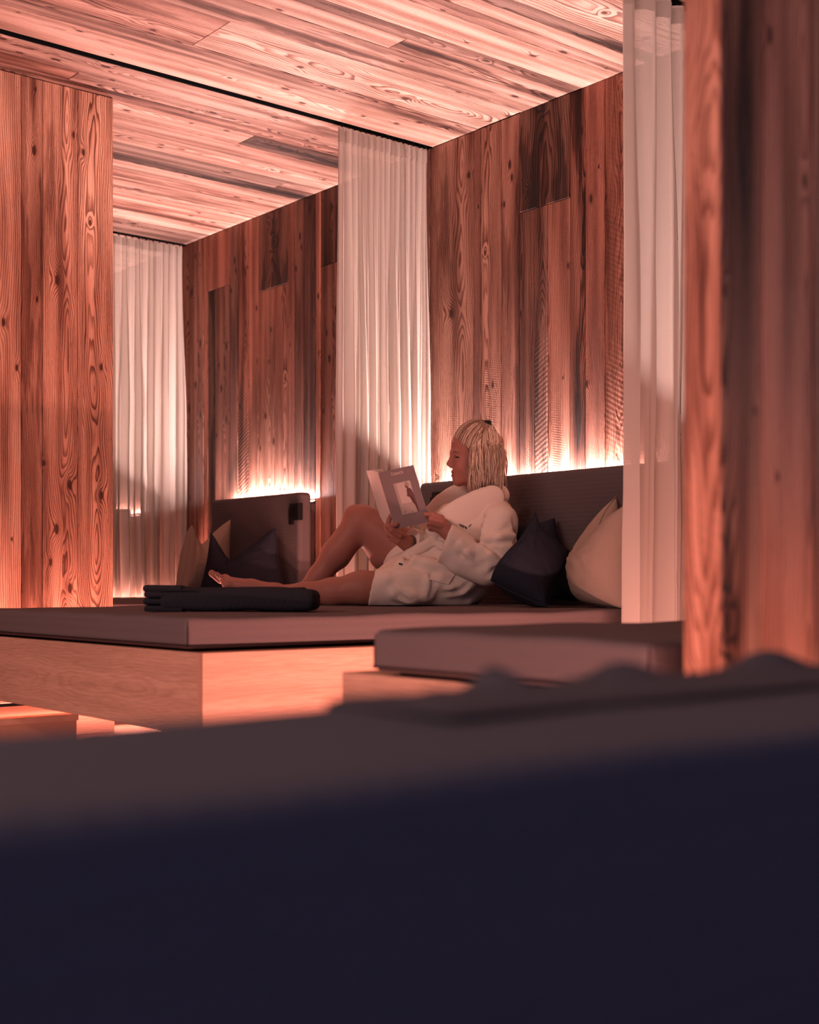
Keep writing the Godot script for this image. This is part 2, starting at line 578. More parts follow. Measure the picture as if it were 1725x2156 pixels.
func ceiling_boards(parent: Node) -> void:
	var U := Vector3.BACK
	var V := Vector3.RIGHT
	var N := Vector3.DOWN
	# x0, x1, z0, z1, brightness, redness, row
	var a := [
		[-4.18, -4.0, 0, 2.1, 1.02, .05, 1], [-4.0, -3.90, 0, 2.4, .84, .05, 5], [-3.90, -3.657, 0, 1.30, 1.05, .0, 4], [-3.90, -3.657, 1.30, 3.6, .88, .2, 0], [-3.657, -3.50, 0, 1.9, .85, .0, 8], [-3.50, -3.40, 0, .772, .92, 0, 9], [-3.50, -3.40, .772, 2.9, .95, .05, 7],
		[-3.40, -3.335, 0, 2.3, .55, .15, 6], [-3.335, -3.17, 0, 2.2, 1.12, .05, 7], [-3.17, -3.10, 0, 2.4, .86, .05, 8], [-3.10, -3.03, 0, 2.0, 1.12, .0, 1], [-3.03, -2.965, 0, 2.4, .62, .0, 9], [-2.965, -2.68, 0, 2.3, 1.1, .0, 4],
		[-4.36, -4.22, 0, 2.3, .9, .0, 0], [-4.45, -4.36, 0, 1.495, .86, .0, 4], [-4.45, -4.36, 1.495, 3.5, .78, .3, 8], [-4.53, -4.45, 0, 2.2, .68, .25, 6], [-4.66, -4.53, 0, .65, .38, .15, 9], [-4.66, -4.53, .65, 2.6, 1.05, .0, 1],
		[-4.80, -4.66, 0, 2.0, .92, .1, 3], [-4.95, -4.80, 0, 2.2, 1.0, .05, 4], [-5.07, -4.95, .2, 2.2, .62, -.05, 7], [-5.07, -4.95, 0, .2, .75, -.05, 8], [-5.16, -5.07, 0, 2.4, .34, .0, 9], [-5.28, -5.16, 0, 2.2, .85, -.05, 3], [-5.42, -5.28, 0, 2.2, .92, .1, 5],
		[-5.57, -5.42, 0, 2.2, .85, .05, 0], [-5.71, -5.57, 0, 2.2, 1.05, .15, 7], [-5.85, -5.71, 0, 2.2, 1.0, .2, 8], [-5.98, -5.85, 0, 2.2, 1.1, .05, 1], [-6.225, -5.98, 0, 2.2, .62, .05, 0],
	]
	var x := -6.27
	while x > -9.0:
		var w := rng.randf_range(0.13, 0.22)
		a.append([x - w, x, 0, 2.2, rng.randf_range(.7, 1.05), .05, rng.randi_range(0, 9)]); x -= w
	x = -2.64
	while x < 2.0:
		var w := rng.randf_range(0.11, 0.22)
		a.append([x, x + w, 0, rng.randf_range(1.6, 2.6), rng.randf_range(.7, 1.05), .05, rng.randi_range(0, 9)]); x += w
	var ends := {}
	for b in a:
		ends[b[0]] = [maxf(ends.get(b[0], [0, 0])[0], b[3]), b[1]]
		part("plank", board(Vector3(b[0], CEIL + rng.randf_range(-0.0008, 0.0012), b[2]), U, V, N, b[3] - b[2], b[1] - b[0], 0.015, b[6], rng.randf(), tone(b[4], b[5], Color(0.77, 0.70, 0.71)), rng.randf() < 0.5), M.ceil_wood, parent)
	for x0 in ends:
		var z: float = ends[x0][0]
		while z < 5.5:
			var l := minf(rng.randf_range(1.8, 2.4), 5.5 - z)
			part("plank", board(Vector3(x0, CEIL, z), U, V, N, l, ends[x0][1] - x0, 0.015, rng.randi_range(0, 9), rng.randf(), tone(rng.randf_range(.7, 1.05), .1, Color(0.77, 0.70, 0.71)), rng.randf() < 0.5), M.ceil_wood, parent)
			z += l

# a narrow partition clad with upright boards: face toward +x and narrow ends
func partition(called: String, x0: float, x1: float, z0: float, z1: float, boards: Array, edge: Array) -> void:
	var core := structure(called, span(Vector3(x0 + 0.012, 0, z0 + 0.012), Vector3(x1 - 0.012, CEIL - 0.002, z1 - 0.012), 0.001), M.backing)
	for b in boards:   # z0, z1, tone, red, row, u0, flip
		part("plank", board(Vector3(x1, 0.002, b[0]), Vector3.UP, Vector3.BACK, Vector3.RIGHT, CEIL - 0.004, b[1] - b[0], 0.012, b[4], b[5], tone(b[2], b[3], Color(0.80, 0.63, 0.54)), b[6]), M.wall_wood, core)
	var far := z0
	while far < z1 - 0.01:
		var w := minf(0.2, z1 - far)
		part("plank", board(Vector3(x0, 0.002, far), Vector3.UP, Vector3.BACK, Vector3.LEFT, CEIL - 0.004, w, 0.012, rng.randi_range(0, 9), rng.randf(), tone(.8, .2)), M.wall_wood, core)
		far += w
	part("plank", board(Vector3(x0, 0.002, z1), Vector3.UP, Vector3.RIGHT, Vector3.BACK, CEIL - 0.004, x1 - x0, 0.012, edge[0], edge[1], tone(edge[2], edge[3], Color(0.80, 0.63, 0.54))), M.wall_wood, core)
	part("plank", board(Vector3(x0, 0.002, z0), Vector3.UP, Vector3.RIGHT, Vector3.FORWARD, CEIL - 0.004, x1 - x0, 0.012, 4, 0.3, tone(.8, .2)), M.wall_wood, core)

# ------------------------------------------------------------------ furniture
func day_bed(label: String, x0: float, x1: float, z0: float, z1: float, over_l: float, over_r: float, mat: Material, plinth: Array, upholstered := false) -> void:
	var ctr := Vector3((x0 + x1) / 2, 0, (z0 + z1) / 2)
	var t := thing("day_bed", label, "day bed", ctr)
	var bx0 := x0 - over_l - ctr.x
	var bx1 := x1 + over_r - ctr.x
	var zz0 := z0 - ctr.z
	var zz1 := z1 - ctr.z - 0.012
	# base: four planed boards mitred round a slatted deck
	var tint := tone(1.0, .1, Color(0.82, 0.68, 0.60))
	var y0 := 0.196
	var hh := 0.197
	if not upholstered:
		var frame := MB.new()
		frame.rbox(Vector3((bx0 + bx1) / 2, y0 + hh / 2 + 0.008, (zz0 + zz1) / 2), Vector3(bx1 - bx0 - 0.06, hh - 0.02, zz1 - zz0 - 0.06), 0.004, 1)
		part("deck", frame, M.backing, t)
		part("front_panel", board(Vector3(bx0, y0, zz1), Vector3.RIGHT, Vector3.UP, Vector3.BACK, bx1 - bx0 - 0.024, hh, 0.024, 10, 0.13, tint, false, 0.0005, 0.0012), M.base_wood, t)
		part("side_panel", board(Vector3(bx1, y0, zz0), Vector3.BACK, Vector3.UP, Vector3.RIGHT, zz1 - zz0, hh, 0.024, 11, 0.4, tint, false, 0.0005, 0.0012), M.base_wood, t)
		part("panel_end", board(Vector3(bx1 - 0.024, y0, zz1), Vector3.UP, Vector3.RIGHT, Vector3.BACK, hh, 0.024, 0.012, 11, 0.7, tone(1.0, .15, Color(0.80, 0.63, 0.54)), false, 0.0005, 0.0012), M.base_wood, t)
		part("side_panel", board(Vector3(bx0, y0, zz0), Vector3.BACK, Vector3.UP, Vector3.LEFT, zz1 - zz0, hh, 0.024, 11, 0.1, tint, false, 0.0005, 0.0012), M.base_wood, t)
		part("top_ledge", span(Vector3(bx0 + 0.004, y0 + hh - 0.016, zz0), Vector3(bx1 - 0.004, y0 + hh, zz1 - 0.003), 0.002), M.deck_wood, t)
	part("plinth", span(Vector3(plinth[0] - ctr.x, 0, plinth[2] - ctr.z), Vector3(plinth[1] - ctr.x, y0 + 0.01, plinth[3] - ctr.z), 0.003), M.backing, t)
	# shadow gap, made dark by a black inset board, then the mattress
	if not upholstered: part("mattress_board", span(Vector3(x0 + 0.03 - ctr.x, y0 + hh, zz0 + 0.02), Vector3(x1 - 0.03 - ctr.x, 0.406, zz1 - 0.03), 0.001), M.black, t)
	var mm := MB.new()
	var low_y := 0.15 if upholstered else 0.402
	var sz := Vector3(x1 - x0, BED - low_y, z1 - z0)
	var wob := func(p: Vector3) -> Vector3:
		p.y += 0.0022 * sin(p.x * 9.0 + 1.3) * sin(p.z * 7.0) * smoothstep(0.40, 0.47, p.y) + 0.0015 * sin(p.x * 23.0 + p.z * 17.0) * smoothstep(0.44, 0.478, p.y) - 0.002
		return p
	mm.rbox(Vector3(0, (BED + low_y) / 2, 0), sz, 0.016, 4, 26, wob)
	var m := part("mattress", mm, mat, t)
	# seams: one round the lower edge, one upright at each front corner
	var hx := sz.x / 2
	var hz := sz.z / 2
	var pi := MB.new()
	for c in [[-hx, hz], [hx, hz]]:
		var s: float = signf(c[0])
		pi.tube([Vector3(c[0] - s * 0.0045, low_y + 0.003, c[1] - 0.0045), Vector3(c[0] - s * 0.0043, 0.44, c[1] - 0.0043), Vector3(c[0] - s * 0.0055, 0.466, c[1] - 0.0055)], [0.002, 0.002, 0.0015], 6)
	var low := []
	for c in [[-hx + .01, -hz], [-hx + .002, hz - .004], [-hx + .004, hz - .002], [hx - .004, hz - .002], [hx - .002, hz - .004], [hx - .01, -hz]]:
		low.append(Vector3(c[0], low_y + 0.007, c[1]))
	pi.tube(low, [0.0025], 6)
	part("piping", pi, M.piping, m)

func headboard(label: String, x0: float, x1: float, top: float, device: Array) -> void:
	var ctr := Vector3((x0 + x1) / 2, 0.30, 0)
	var t := thing("headboard", label, "headboard", ctr)
	var w := x1 - x0
	var mb := MB.new()
	mb.rbox(Vector3(0, (top - 0.30) / 2, 0.082), Vector3(w, top - 0.30, 0.075), 0.02, 4, 8)
	part("padded_panel", mb, M.headboard, t)
	part("back_rail", span(Vector3(-w / 2 + 0.04, 0.02, 0.003), Vector3(w / 2 - 0.04, top - 0.30 - 0.085, 0.046), 0.003), M.backing, t)
	if device.size():
		var dx: float = device[0] - ctr.x
		var dy: float = device[1] - ctr.y
		var lamp := thing("reading_lamp", device[2], "reading lamp", Vector3(device[0], device[1], 0.12))
		part("bracket", span(Vector3(-0.048, -0.048, -0.004), Vector3(-0.017, 0.028, 0.012), 0.002), M.black, lamp)
		part("lamp_head", span(Vector3(-0.024, -0.030, -0.002), Vector3(0.052, 0.048, 0.024), 0.003, 2), M.black, lamp)
		part("cable_box", span(Vector3(-0.006, -0.014, 0.0235), Vector3(0.034, 0.030, 0.027), 0.001), plain(Color(0.03, 0.028, 0.035), 0.4), lamp)

func strip(called: String, label: String, a: Vector3, b: Vector3, dir: Vector3, energy: float, col: Color, width := 0.012, mat: Material = null) -> void:
	var mid := (a + b) / 2
	var t := thing(called, label, "light strip", mid)
	var mb := MB.new()
	var along := (b - a)
	var sz := along.abs() + Vector3.ONE * 0.008
	mb.rbox(Vector3.ZERO, sz, 0.002, 1)
	part("diffuser", mb, mat if mat else M.led, t)
	var ch := MB.new()
	ch.rbox(-dir.normalized() * 0.006, sz + Vector3.ONE * 0.002, 0.001, 1)
	part("channel", ch, M.black, t)
	var l := AreaLight3D.new()
	l.name = "glow"
	l.area_size = Vector2(along.length(), width)
	l.light_color = col
	l.light_energy = energy
	l.shadow_enabled = true
	l.area_range = 30.0
	l.area_attenuation = 2.0
	t.add_child(l, true)
	var z := -dir.normalized()
	var x := along.normalized()
	l.transform = Transform3D(Basis(x, z.cross(x), z), dir.normalized() * 0.008)

func curtain(label: String, x0: float, z0: float, z1: float, ybot: float, folds: float, seed_: int, amp := 0.026, hem_turn := 0.0) -> void:
	var t := thing("curtain", label, "curtain", Vector3(x0, ybot, (z0 + z1) / 2), 0, "long sheer curtains between the bays")
	var nn := FastNoiseLite.new(); nn.seed = seed_; nn.frequency = 1.0
	var cols := int(folds * 14)
	var rows := 34
	var zc := (z0 + z1) / 2
	var top := CEIL - 0.012
	var pt := func(i: float, yk: float) -> Vector3:
		var s := i / cols
		var y := lerpf(top, ybot, yk)
		# tight pleats at the heading that open into fewer, softer folds below
		var warp := 0.8 * nn.get_noise_2d(s * folds * 0.55, 2.0) + 0.5 * nn.get_noise_2d(s * folds * 0.4 + 9.0, yk * 0.35) * smoothstep(0.0, 0.4, yk)
		var ph := TAU * (s * folds + 0.5 * warp)
		var low := smoothstep(0.04, 0.5, yk)
		var each := 0.95 + 1.1 * nn.get_noise_2d(s * folds * 0.5 + 31.0, yk * 0.3 + 4.0)
		var A := amp * lerpf(0.5, maxf(each, 0.15), low)
		var wide := 0.55 * amp * low * sin(ph * 0.5 + 1.0 + 1.2 * nn.get_noise_2d(s * 3.0, yk * 0.4 + 20.0))
		var x := A * sin(ph) + wide + 0.010 * nn.get_noise_2d(s * 2.0, yk * 0.8 + 8.0)
		var z := lerpf(z0, z1, s) + 0.30 * A * sin(2 * ph + 0.6) + 0.02 * nn.get_noise_2d(s * 2.0 + 5.0, yk * 0.7) * yk
		return Vector3(x, y - ybot, z - zc)
	var p := []
	for j in rows + 1:
		var row := []
		for i in cols + 1:
			row.append(pt.call(float(i), pow(float(j) / rows, 0.9)))
		p.append(row)
	var mb := MB.new()
	mb.grid(p)
	part("cloth", mb, M.curtain, t)
	var hb := MB.new()      # heading tape sewn to the top, and the turned front edge
	var hp := []
	for j in 4:
		var row := []
		for i in cols + 1:
			var q: Vector3 = pt.call(float(i), 0.0035 + 0.022 * j / 3.0)
			row.append(q + Vector3(0.0025, 0, 0))
		hp.append(row)
	hb.grid(hp)
	part("heading_tape", hb, M.curtain, t)
	var ep := []
	for j in rows + 1:
		var row := []
		for i in 4:
			var q: Vector3 = pt.call(cols - 3.0 * i / 3.0, pow(float(j) / rows, 0.9))
			row.append(q + Vector3(0.003, 0, 0))
		ep.append(row)
	var eb := MB.new()
	eb.grid(ep)
	part("side_hem", eb, M.curtain, t)
	var hk := MB.new()
	for i in range(0, int(folds)):
		var q: Vector3 = pt.call((i + 0.3) * cols / folds, 0.0)
		q.x = 0
		hk.rbox(q + Vector3(0, 0.012, 0), Vector3(0.006, 0.026, 0.006), 0.001, 1)
	var h := part("glider", hk, M.black, t)
	h.set_meta("kind", "stuff")

# cushion spanned by four corners (left-bottom, right-bottom, left-top, right-top); the middle is pushed by bend, the top edge is chopped
func cushion(called: String, label: String, c: Array, thick: float, bend: Vector3, chop: float, chop_at: float, mat: Material, group := "") -> void:
	var o: Vector3 = (c[0] + c[1]) / 2
	o.y = BED
	var t := thing(called, label, "pillow", o, 0, group)
	var nn := FastNoiseLite.new(); nn.seed = hash(label) % 1000; nn.frequency = 1.0
	var mid := func(u: float, v: float) -> Vector3:
		var s := (u + 1) / 2
		var w := (v + 1) / 2
		var p: Vector3 = c[0].lerp(c[1], s).lerp(c[2].lerp(c[3], s), w)
		# edges pull in between the corners
		var pull_u := 0.06 * (1 - v * v) * u
		var pull_v := 0.06 * (1 - u * u) * v
		p -= (c[1] - c[0]) * 0.5 * pull_u + (c[2] - c[0]) * 0.5 * pull_v
		p += bend * (1 - u * u)
		var reach := 1.0 - chop_at if u > chop_at else 1.0 + chop_at
		var vee := maxf(0.0, 1.0 - (sqrt(pow(u - chop_at, 2) + 0.02) - 0.06) / reach)
		p.y -= chop * (vee * 0.75 + 0.25 * vee * vee) * smoothstep(-0.5, 1.0, v)
		return p
	var N := 40
	var mb := MB.new()
	var nrm: Vector3 = ((c[1] - c[0]).cross(c[2] - c[0])).normalized()
	for side in [1.0, -1.0]:
		var p := []
		for j in N + 1:
			var row := []
			for i in N + 1:
				var u := sin((2.0 * i / N - 1) * PI / 2)
				var v := sin((2.0 * j / N - 1) * PI / 2)
				var b := pow(maxf(0, (1 - u * u) * (1 - v * v)), 0.42)
				var q: Vector3 = mid.call(u, v)
				var du: Vector3 = mid.call(minf(u + 0.02, 1.02), v) - mid.call(u - 0.02, v)
				var dv: Vector3 = mid.call(u, v + 0.02) - mid.call(u, v - 0.02)
				var n := du.cross(dv).normalized()
				n = (n + nrm).normalized()
				q += n * side * (thick * b * (1.0 - 0.12 * v) + 0.006 * nn.get_noise_2d(u * 2.5 + side, v * 3.5) * b + 0.003 * nn.get_noise_2d(u * 7.0 + side, v * 3.0) * b)
				q.y = maxf(q.y, BED + 0.001 + 0.0005 * (v + 1))
				row.append(q - o)
			p.append(row)
		mb.grid(p, false, side < 0)
	var m := part("cover", mb, mat, t)
	var sm := MB.new()
	var path := []
	for e in 4:
		for i in 14:
			var k := 2.0 * i / 14 - 1
			var uv: Vector2 = [Vector2(k, -1), Vector2(1, k), Vector2(-k, 1), Vector2(-1, -k)][e]
			var q: Vector3 = mid.call(uv.x, uv.y)
			q.y = maxf(q.y, BED + 0.003)
			path.append(q - o)
	path.append(path[0])
	sm.tube(path, [0.0032], 6)
	part("piping", sm, mat, t)

# ------------------------------------------------------------------ the reader
func skin_color(mb: MB, from: int, col: Color) -> void:
	for i in range(from, mb.c.size()): mb.c[i] = col

func reader() -> void:
	var t := thing("person", "woman in a white bathrobe with half pinned blonde hair reading a magazine, one knee raised", "person", Vector3(-3.638, 0.478, 0.485), deg_to_rad(90.0 - YAW))
	var skin := Color(0.33, 0.142, 0.105)
	var body := MB.new()
	# ---- trunk, legs, arms
	var f := Field.new()
	f.cap(Vector3(0.0686, 0.0871, 0), Vector3(0.1458, 0.2535, 0), 0.10, 0.105, 0.03)
	f.cap(Vector3(0.1484, 0.2556, -0.06), Vector3(0.1431, 0.2513, 0.06), 0.085, 0.085, 0.03)
	f.cap(Vector3(0.1964, 0.3279, -0.08), Vector3(0.1981, 0.3166, 0.075), 0.045, 0.045, 0.03)
	f.cap(Vector3(0.1715, 0.3221, 0), Vector3(0.2058, 0.3735, 0), 0.07, 0.055, 0.03)
	f.cap(Vector3(0.2058, 0.3684, 0), Vector3(0.1852, 0.4541, 0), 0.052, 0.049, 0.02)
	f.chain([Vector3(0.0493, 0.0736, 0.09), Vector3(-0.0852, 0.0637, 0.13), Vector3(-0.2275, 0.0588, 0.16)], [0.085, 0.072, 0.056], 0.02)
	f.cap(Vector3(-0.2538, 0.0721, 0.165), Vector3(-0.2307, 0.0803, 0.165), 0.042, 0.04, 0.02)
	f.chain([Vector3(-0.2275, 0.0588, 0.16), Vector3(-0.3342, 0.0471, 0.15), Vector3(-0.4358, 0.0403, 0.125), Vector3(-0.5117, 0.04, 0.1)], [0.054, 0.047, 0.038, 0.032], 0.02)
	f.chain([Vector3(0.0621, 0.1169, -0.08), Vector3(-0.0687, 0.1868, -0.09), Vector3(-0.2263, 0.3026, -0.1)], [0.088, 0.084, 0.062], 0.02)
	f.cap(Vector3(-0.2088, 0.2623, -0.1), Vector3(-0.1631, 0.1747, -0.095), 0.048, 0.05, 0.03)
	f.cap(Vector3(-0.256, 0.3166, -0.1), Vector3(-0.2648, 0.3219, -0.1), 0.048, 0.045, 0.02)
	f.chain([Vector3(-0.249, 0.3009, -0.1), Vector3(-0.3366, 0.1853, -0.1), Vector3(-0.3975, 0.103, -0.095), Vector3(-0.4426, 0.0558, -0.09)], [0.056, 0.051, 0.039, 0.033], 0.02)
	f.cap(Vector3(-0.2875, 0.2396, -0.1), Vector3(-0.3278, 0.1748, -0.1), 0.042, 0.04, 0.02)
	f.chain([Vector3(-0.4321, 0.0383, -0.09), Vector3(-0.5055, 0.0174, -0.09), Vector3(-0.5754, 0.0069, -0.09)], [0.03, 0.026, 0.018], 0.02)
	f.chain([Vector3(0.2427, 0.2912, 0.115), Vector3(0.2289, 0.1811, 0.175), Vector3(0.2013, 0.1396, 0.195), Vector3(0.0836, 0.239, 0.172)], [0.040, 0.038, 0.036, 0.027], 0.015)
	f.chain([Vector3(0.1779, 0.3286, -0.13), Vector3(0.0639, 0.1828, -0.15), Vector3(-0.0652, 0.218, 0.04)], [0.045, 0.038, 0.026], 0.015)
	f.net(Vector3(-0.60, -0.01, -0.26), Vector3(0.30, 0.44, 0.28), 0.009, body, skin)
	# ---- head
	var h := Field.new()
	h.ell(Vector3(0.1766, 0.5759, 0), Vector3(0.079, 0.081, 0.071), 0.02)
	h.ell(Vector3(0.1475, 0.569, 0), Vector3(0.061, 0.062, 0.060), 0.02)
	h.ell(Vector3(0.144, 0.509, 0), Vector3(0.0545, 0.069, 0.054), 0.02)
	for s in [-1.0, 1.0]:
		h.cap(Vector3(0.1646, 0.4678, 0) + Vector3(0, 0, 0.044 * s), Vector3(0.1132, 0.4473, 0) + Vector3(0, 0, 0.010 * s), 0.017, 0.014, 0.025)
		h.ell(Vector3(0.1252, 0.4953, 0) + Vector3(0, 0, 0.034 * s), Vector3(0.027, 0.025, 0.021), 0.02)
		h.cap(Vector3(0.0917, 0.5484, 0), Vector3(0.0995, 0.5501, 0) + Vector3(0, 0, 0.036 * s), 0.007, 0.008, 0.012)
		h.cap(Vector3(0.084, 0.5004, 0) + Vector3(0, 0, 0.010 * s), Vector3(0.0866, 0.4996, 0) + Vector3(0, 0, 0.0115 * s), 0.0062, 0.006, 0.006)
		h.ell(Vector3(0.1835, 0.5244, 0) + Vector3(0, 0, 0.071 * s), Vector3(0.016, 0.028, 0.008), 0.006)
	h.ell(Vector3(0.1106, 0.449, 0), Vector3(0.0155, 0.0155, 0.018), 0.016)
	h.cap(Vector3(0.0917, 0.5416, 0), Vector3(0.0797, 0.5124, 0), 0.0062, 0.0082, 0.010)
	h.ell(Vector3(0.0777, 0.5073, 0), Vector3(0.0092, 0.0078, 0.0092), 0.006)
	h.chain([Vector3(0.1011, 0.4765, -0.022), Vector3(0.0935, 0.4788, 0), Vector3(0.0996, 0.4729, 0.022)], [0.0045, 0.0066, 0.0045], 0.006)
	h.chain([Vector3(0.1018, 0.4702, -0.019), Vector3(0.0943, 0.4656, 0), Vector3(0.1005, 0.4671, 0.019)], [0.0045, 0.0070, 0.0045], 0.006)
	h.cap(Vector3(0.1886, 0.4678, 0), Vector3(0.2041, 0.3855, 0), 0.050, 0.052, 0.02)
	for s in [-1.0, 1.0]:
		h.ell(Vector3(0.0909, 0.5304, 0) + Vector3(0, 0, 0.036 * s), Vector3(0.013, 0.0115, 0.016), 0.012, 1)
		h.ell(Vector3(0.1089, 0.5287, 0) + Vector3(0, 0, 0.0305 * s), Vector3(0.0145, 0.0120, 0.0145), 0.004)
		h.cap(Vector3(0.0849, 0.4966, 0) + Vector3(0, 0, 0.0055 * s), Vector3(0.0797, 0.4977, 0) + Vector3(0, 0, 0.0055 * s), 0.0024, 0.002, 0.002, 1)
	h.chain([Vector3(0.0993, 0.4736, -0.02), Vector3(0.0854, 0.4723, 0), Vector3(0.0979, 0.4703, 0.02)], [0.0012, 0.0016, 0.0012], 0.003, 1)
	var hb := body.v.size()
	h.net(Vector3(0.2812, 0.3889, 0) * Vector3(0, 1, 0) + Vector3(0.03, 0, -0.095), Vector3(0.295, 0.69, 0.095), 0.0032, body, skin)
	var lip := Vector3(0.0943, 0.4721, 0)
	for i in range(hb, body.v.size()):
		var p := body.v[i]
		var q := p - lip
		var k := 1.0 - smoothstep(0.7, 1.15, Vector3(q.x / 0.016, q.y / 0.0098, q.z / 0.0225).length())
		body.c[i] = skin.lerp(Color(0.22, 0.04, 0.04), k * 0.85)
		var ch := (p - Vector3(0.1115, 0.4947, 0.045)).length()
		body.c[i] = body.c[i].lerp(Color(0.34, 0.115, 0.085), 0.35 * (1 - smoothstep(0.005, 0.035, ch)))
	# ---- near foot
	var fo := Field.new()
	fo.chain([Vector3(-0.5117, 0.04, 0.1), Vector3(-0.5385, 0.0434, 0.1), Vector3(-0.6243, 0.0601, 0.085), Vector3(-0.7011, 0.0735, 0.065)], [0.032, 0.033, 0.030, 0.026], 0.015)
	fo.cap(Vector3(-0.5301, 0.0283, 0.1), Vector3(-0.5385, 0.0266, 0.1), 0.026, 0.026, 0.015)
	fo.cap(Vector3(-0.7256, 0.0905, 0.035), Vector3(-0.7085, 0.0702, 0.085), 0.020, 0.017, 0.015)
	fo.cap(Vector3(-0.7433, 0.0871, 0.03), Vector3(-0.7752, 0.1127, 0.022), 0.0125, 0.0125, 0.004)
	fo.cap(Vector3(-0.7307, 0.0888, 0.047), Vector3(-0.7532, 0.1092, 0.044), 0.0088, 0.0088, 0.003)
	fo.cap(Vector3(-0.7187, 0.082, 0.06), Vector3(-0.7353, 0.1006, 0.062), 0.0082, 0.0082, 0.003)
	fo.cap(Vector3(-0.7086, 0.0769, 0.072), Vector3(-0.7214, 0.0921, 0.077), 0.0078, 0.0078, 0.003)
	fo.cap(Vector3(-0.6988, 0.0702, 0.082), Vector3(-0.7128, 0.0803, 0.09), 0.0078, 0.0076, 0.003)
	fo.net(Vector3(-0.806, 0.0014, 0) + Vector3(0, 0, -0.02), Vector3(-0.5059, 0.1386, 0) + Vector3(0, 0, 0.15), 0.0034, body, skin)
	# ---- near (left) hand: index and thumb pinch the page edge, the other fingers curl behind each other
	var lh := Field.new()
	lh.cap(Vector3(0.0901, 0.2323, 0.175), Vector3(0.0738, 0.249, 0.17), 0.026, 0.025, 0.012)
	lh.cap(Vector3(0.0737, 0.2523, 0.171), Vector3(0.0438, 0.2916, 0.179), 0.022, 0.017, 0.010)
	lh.cap(Vector3(0.0738, 0.2458, 0.167), Vector3(0.0339, 0.2686, 0.177), 0.021, 0.015, 0.010)
	lh.chain([Vector3(0.0469, 0.3045, 0.185), Vector3(0.0155, 0.3149, 0.191), Vector3(-0.0123, 0.317, 0.181)], [0.0100, 0.0088, 0.0070], 0.004)
	lh.chain([Vector3(0.0485, 0.2895, 0.189), Vector3(0.0089, 0.2999, 0.195), Vector3(0.0058, 0.294, 0.179), Vector3(0.0159, 0.2903, 0.171)], [0.0105, 0.0092, 0.0082, 0.007], 0.003)
	lh.chain([Vector3(0.0419, 0.2747, 0.187), Vector3(0.0056, 0.2844, 0.193), Vector3(0.0042, 0.2785, 0.177), Vector3(0.0143, 0.2755, 0.169)], [0.0100, 0.0090, 0.008, 0.007], 0.003)
	lh.chain([Vector3(0.0338, 0.2601, 0.182), Vector3(0.009, 0.2698, 0.187), Vector3(0.0076, 0.2654, 0.174), Vector3(0.0159, 0.2623, 0.168)], [0.0092, 0.0082, 0.0074, 0.0065], 0.003)
	lh.chain([Vector3(0.061, 0.2696, 0.151), Vector3(0.028, 0.2965, 0.145), Vector3(-0.0038, 0.3093, 0.155)], [0.0125, 0.0105, 0.0088], 0.005)
	lh.net(Vector3(-0.0288, 0.2126, 0.17) + Vector3(0, 0, -0.05), Vector3(0.1068, 0.335, 0.17) + Vector3(0, 0, 0.05), 0.0026, body, skin)
	# ---- far (right) hand under the spine, thumb across the cover
	var rh := Field.new()
	rh.cap(Vector3(-0.0481, 0.2098, 0.03), Vector3(-0.0719, 0.2211, 0.05), 0.026, 0.025, 0.012)
	rh.cap(Vector3(-0.0736, 0.2244, 0.055), Vector3(-0.1089, 0.247, 0.085), 0.024, 0.017, 0.010)
	rh.cap(Vector3(-0.077, 0.2142, 0.055), Vector3(-0.1056, 0.2287, 0.08), 0.022, 0.016, 0.010)
	rh.chain([Vector3(-0.0987, 0.2449, 0.097), Vector3(-0.1288, 0.2629, 0.111), Vector3(-0.1388, 0.2763, 0.111), Vector3(-0.1104, 0.2848, 0.107)], [0.0115, 0.0100, 0.0092, 0.0078], 0.004)
	rh.chain([Vector3(-0.1225, 0.2591, 0.079), Vector3(-0.143, 0.2817, 0.063), Vector3(-0.138, 0.304, 0.055), Vector3(-0.1312, 0.3207, 0.061)], [0.0098, 0.009, 0.0084, 0.007], 0.003)
	rh.chain([Vector3(-0.119, 0.2503, 0.089), Vector3(-0.1428, 0.2626, 0.075), Vector3(-0.1499, 0.2802, 0.057), Vector3(-0.1398, 0.2907, 0.049)], [0.0098, 0.009, 0.0082, 0.007], 0.003)
	rh.chain([Vector3(-0.1139, 0.2384, 0.091), Vector3(-0.1376, 0.2488, 0.083), Vector3(-0.1464, 0.2647, 0.063)], [0.0098, 0.009, 0.0075], 0.003)
	rh.chain([Vector3(-0.1055, 0.225, 0.089), Vector3(-0.1275, 0.232, 0.083), Vector3(-0.1395, 0.246, 0.067)], [0.0092, 0.0082, 0.007], 0.003)
	rh.net(Vector3(-0.1699, 0.1749, 0.07) + Vector3(0, 0, -0.075), Vector3(-0.0246, 0.3405, 0.07) + Vector3(0, 0, 0.065), 0.0026, body, skin)
	part("body", body, M.skin, t)
	# ---- eyes, brows and lashes lie on the surface of the face
	for s in [-1.0, 1.0]:
		var on_face := func(p: Vector3, off: float) -> Vector3:
			var z := h.front(p.x, p.y, 0.12)
			return Vector3(p.x, p.y, (z + off) * s)
		var e := MB.new()
		var ring := []
		for k in 3:
			var row := []
			for q in [[957.6, 963.7], [959.6, 962.7], [962.4, 962.4], [965.0, 963.2], [966.8, 964.6]]:
				row.append(on_face.call(flat3(q[0], q[1] + 1.5 * k * (1.0 - absf(q[0] - 962.4) / 5.5)), 0.0006))
			ring.append(row)
		e.grid(ring, false, s > 0)
		part("eye", e, plain(Color(0.07, 0.05, 0.05), 0.2, 0.5), t)
		var w := MB.new()
		var bp := []
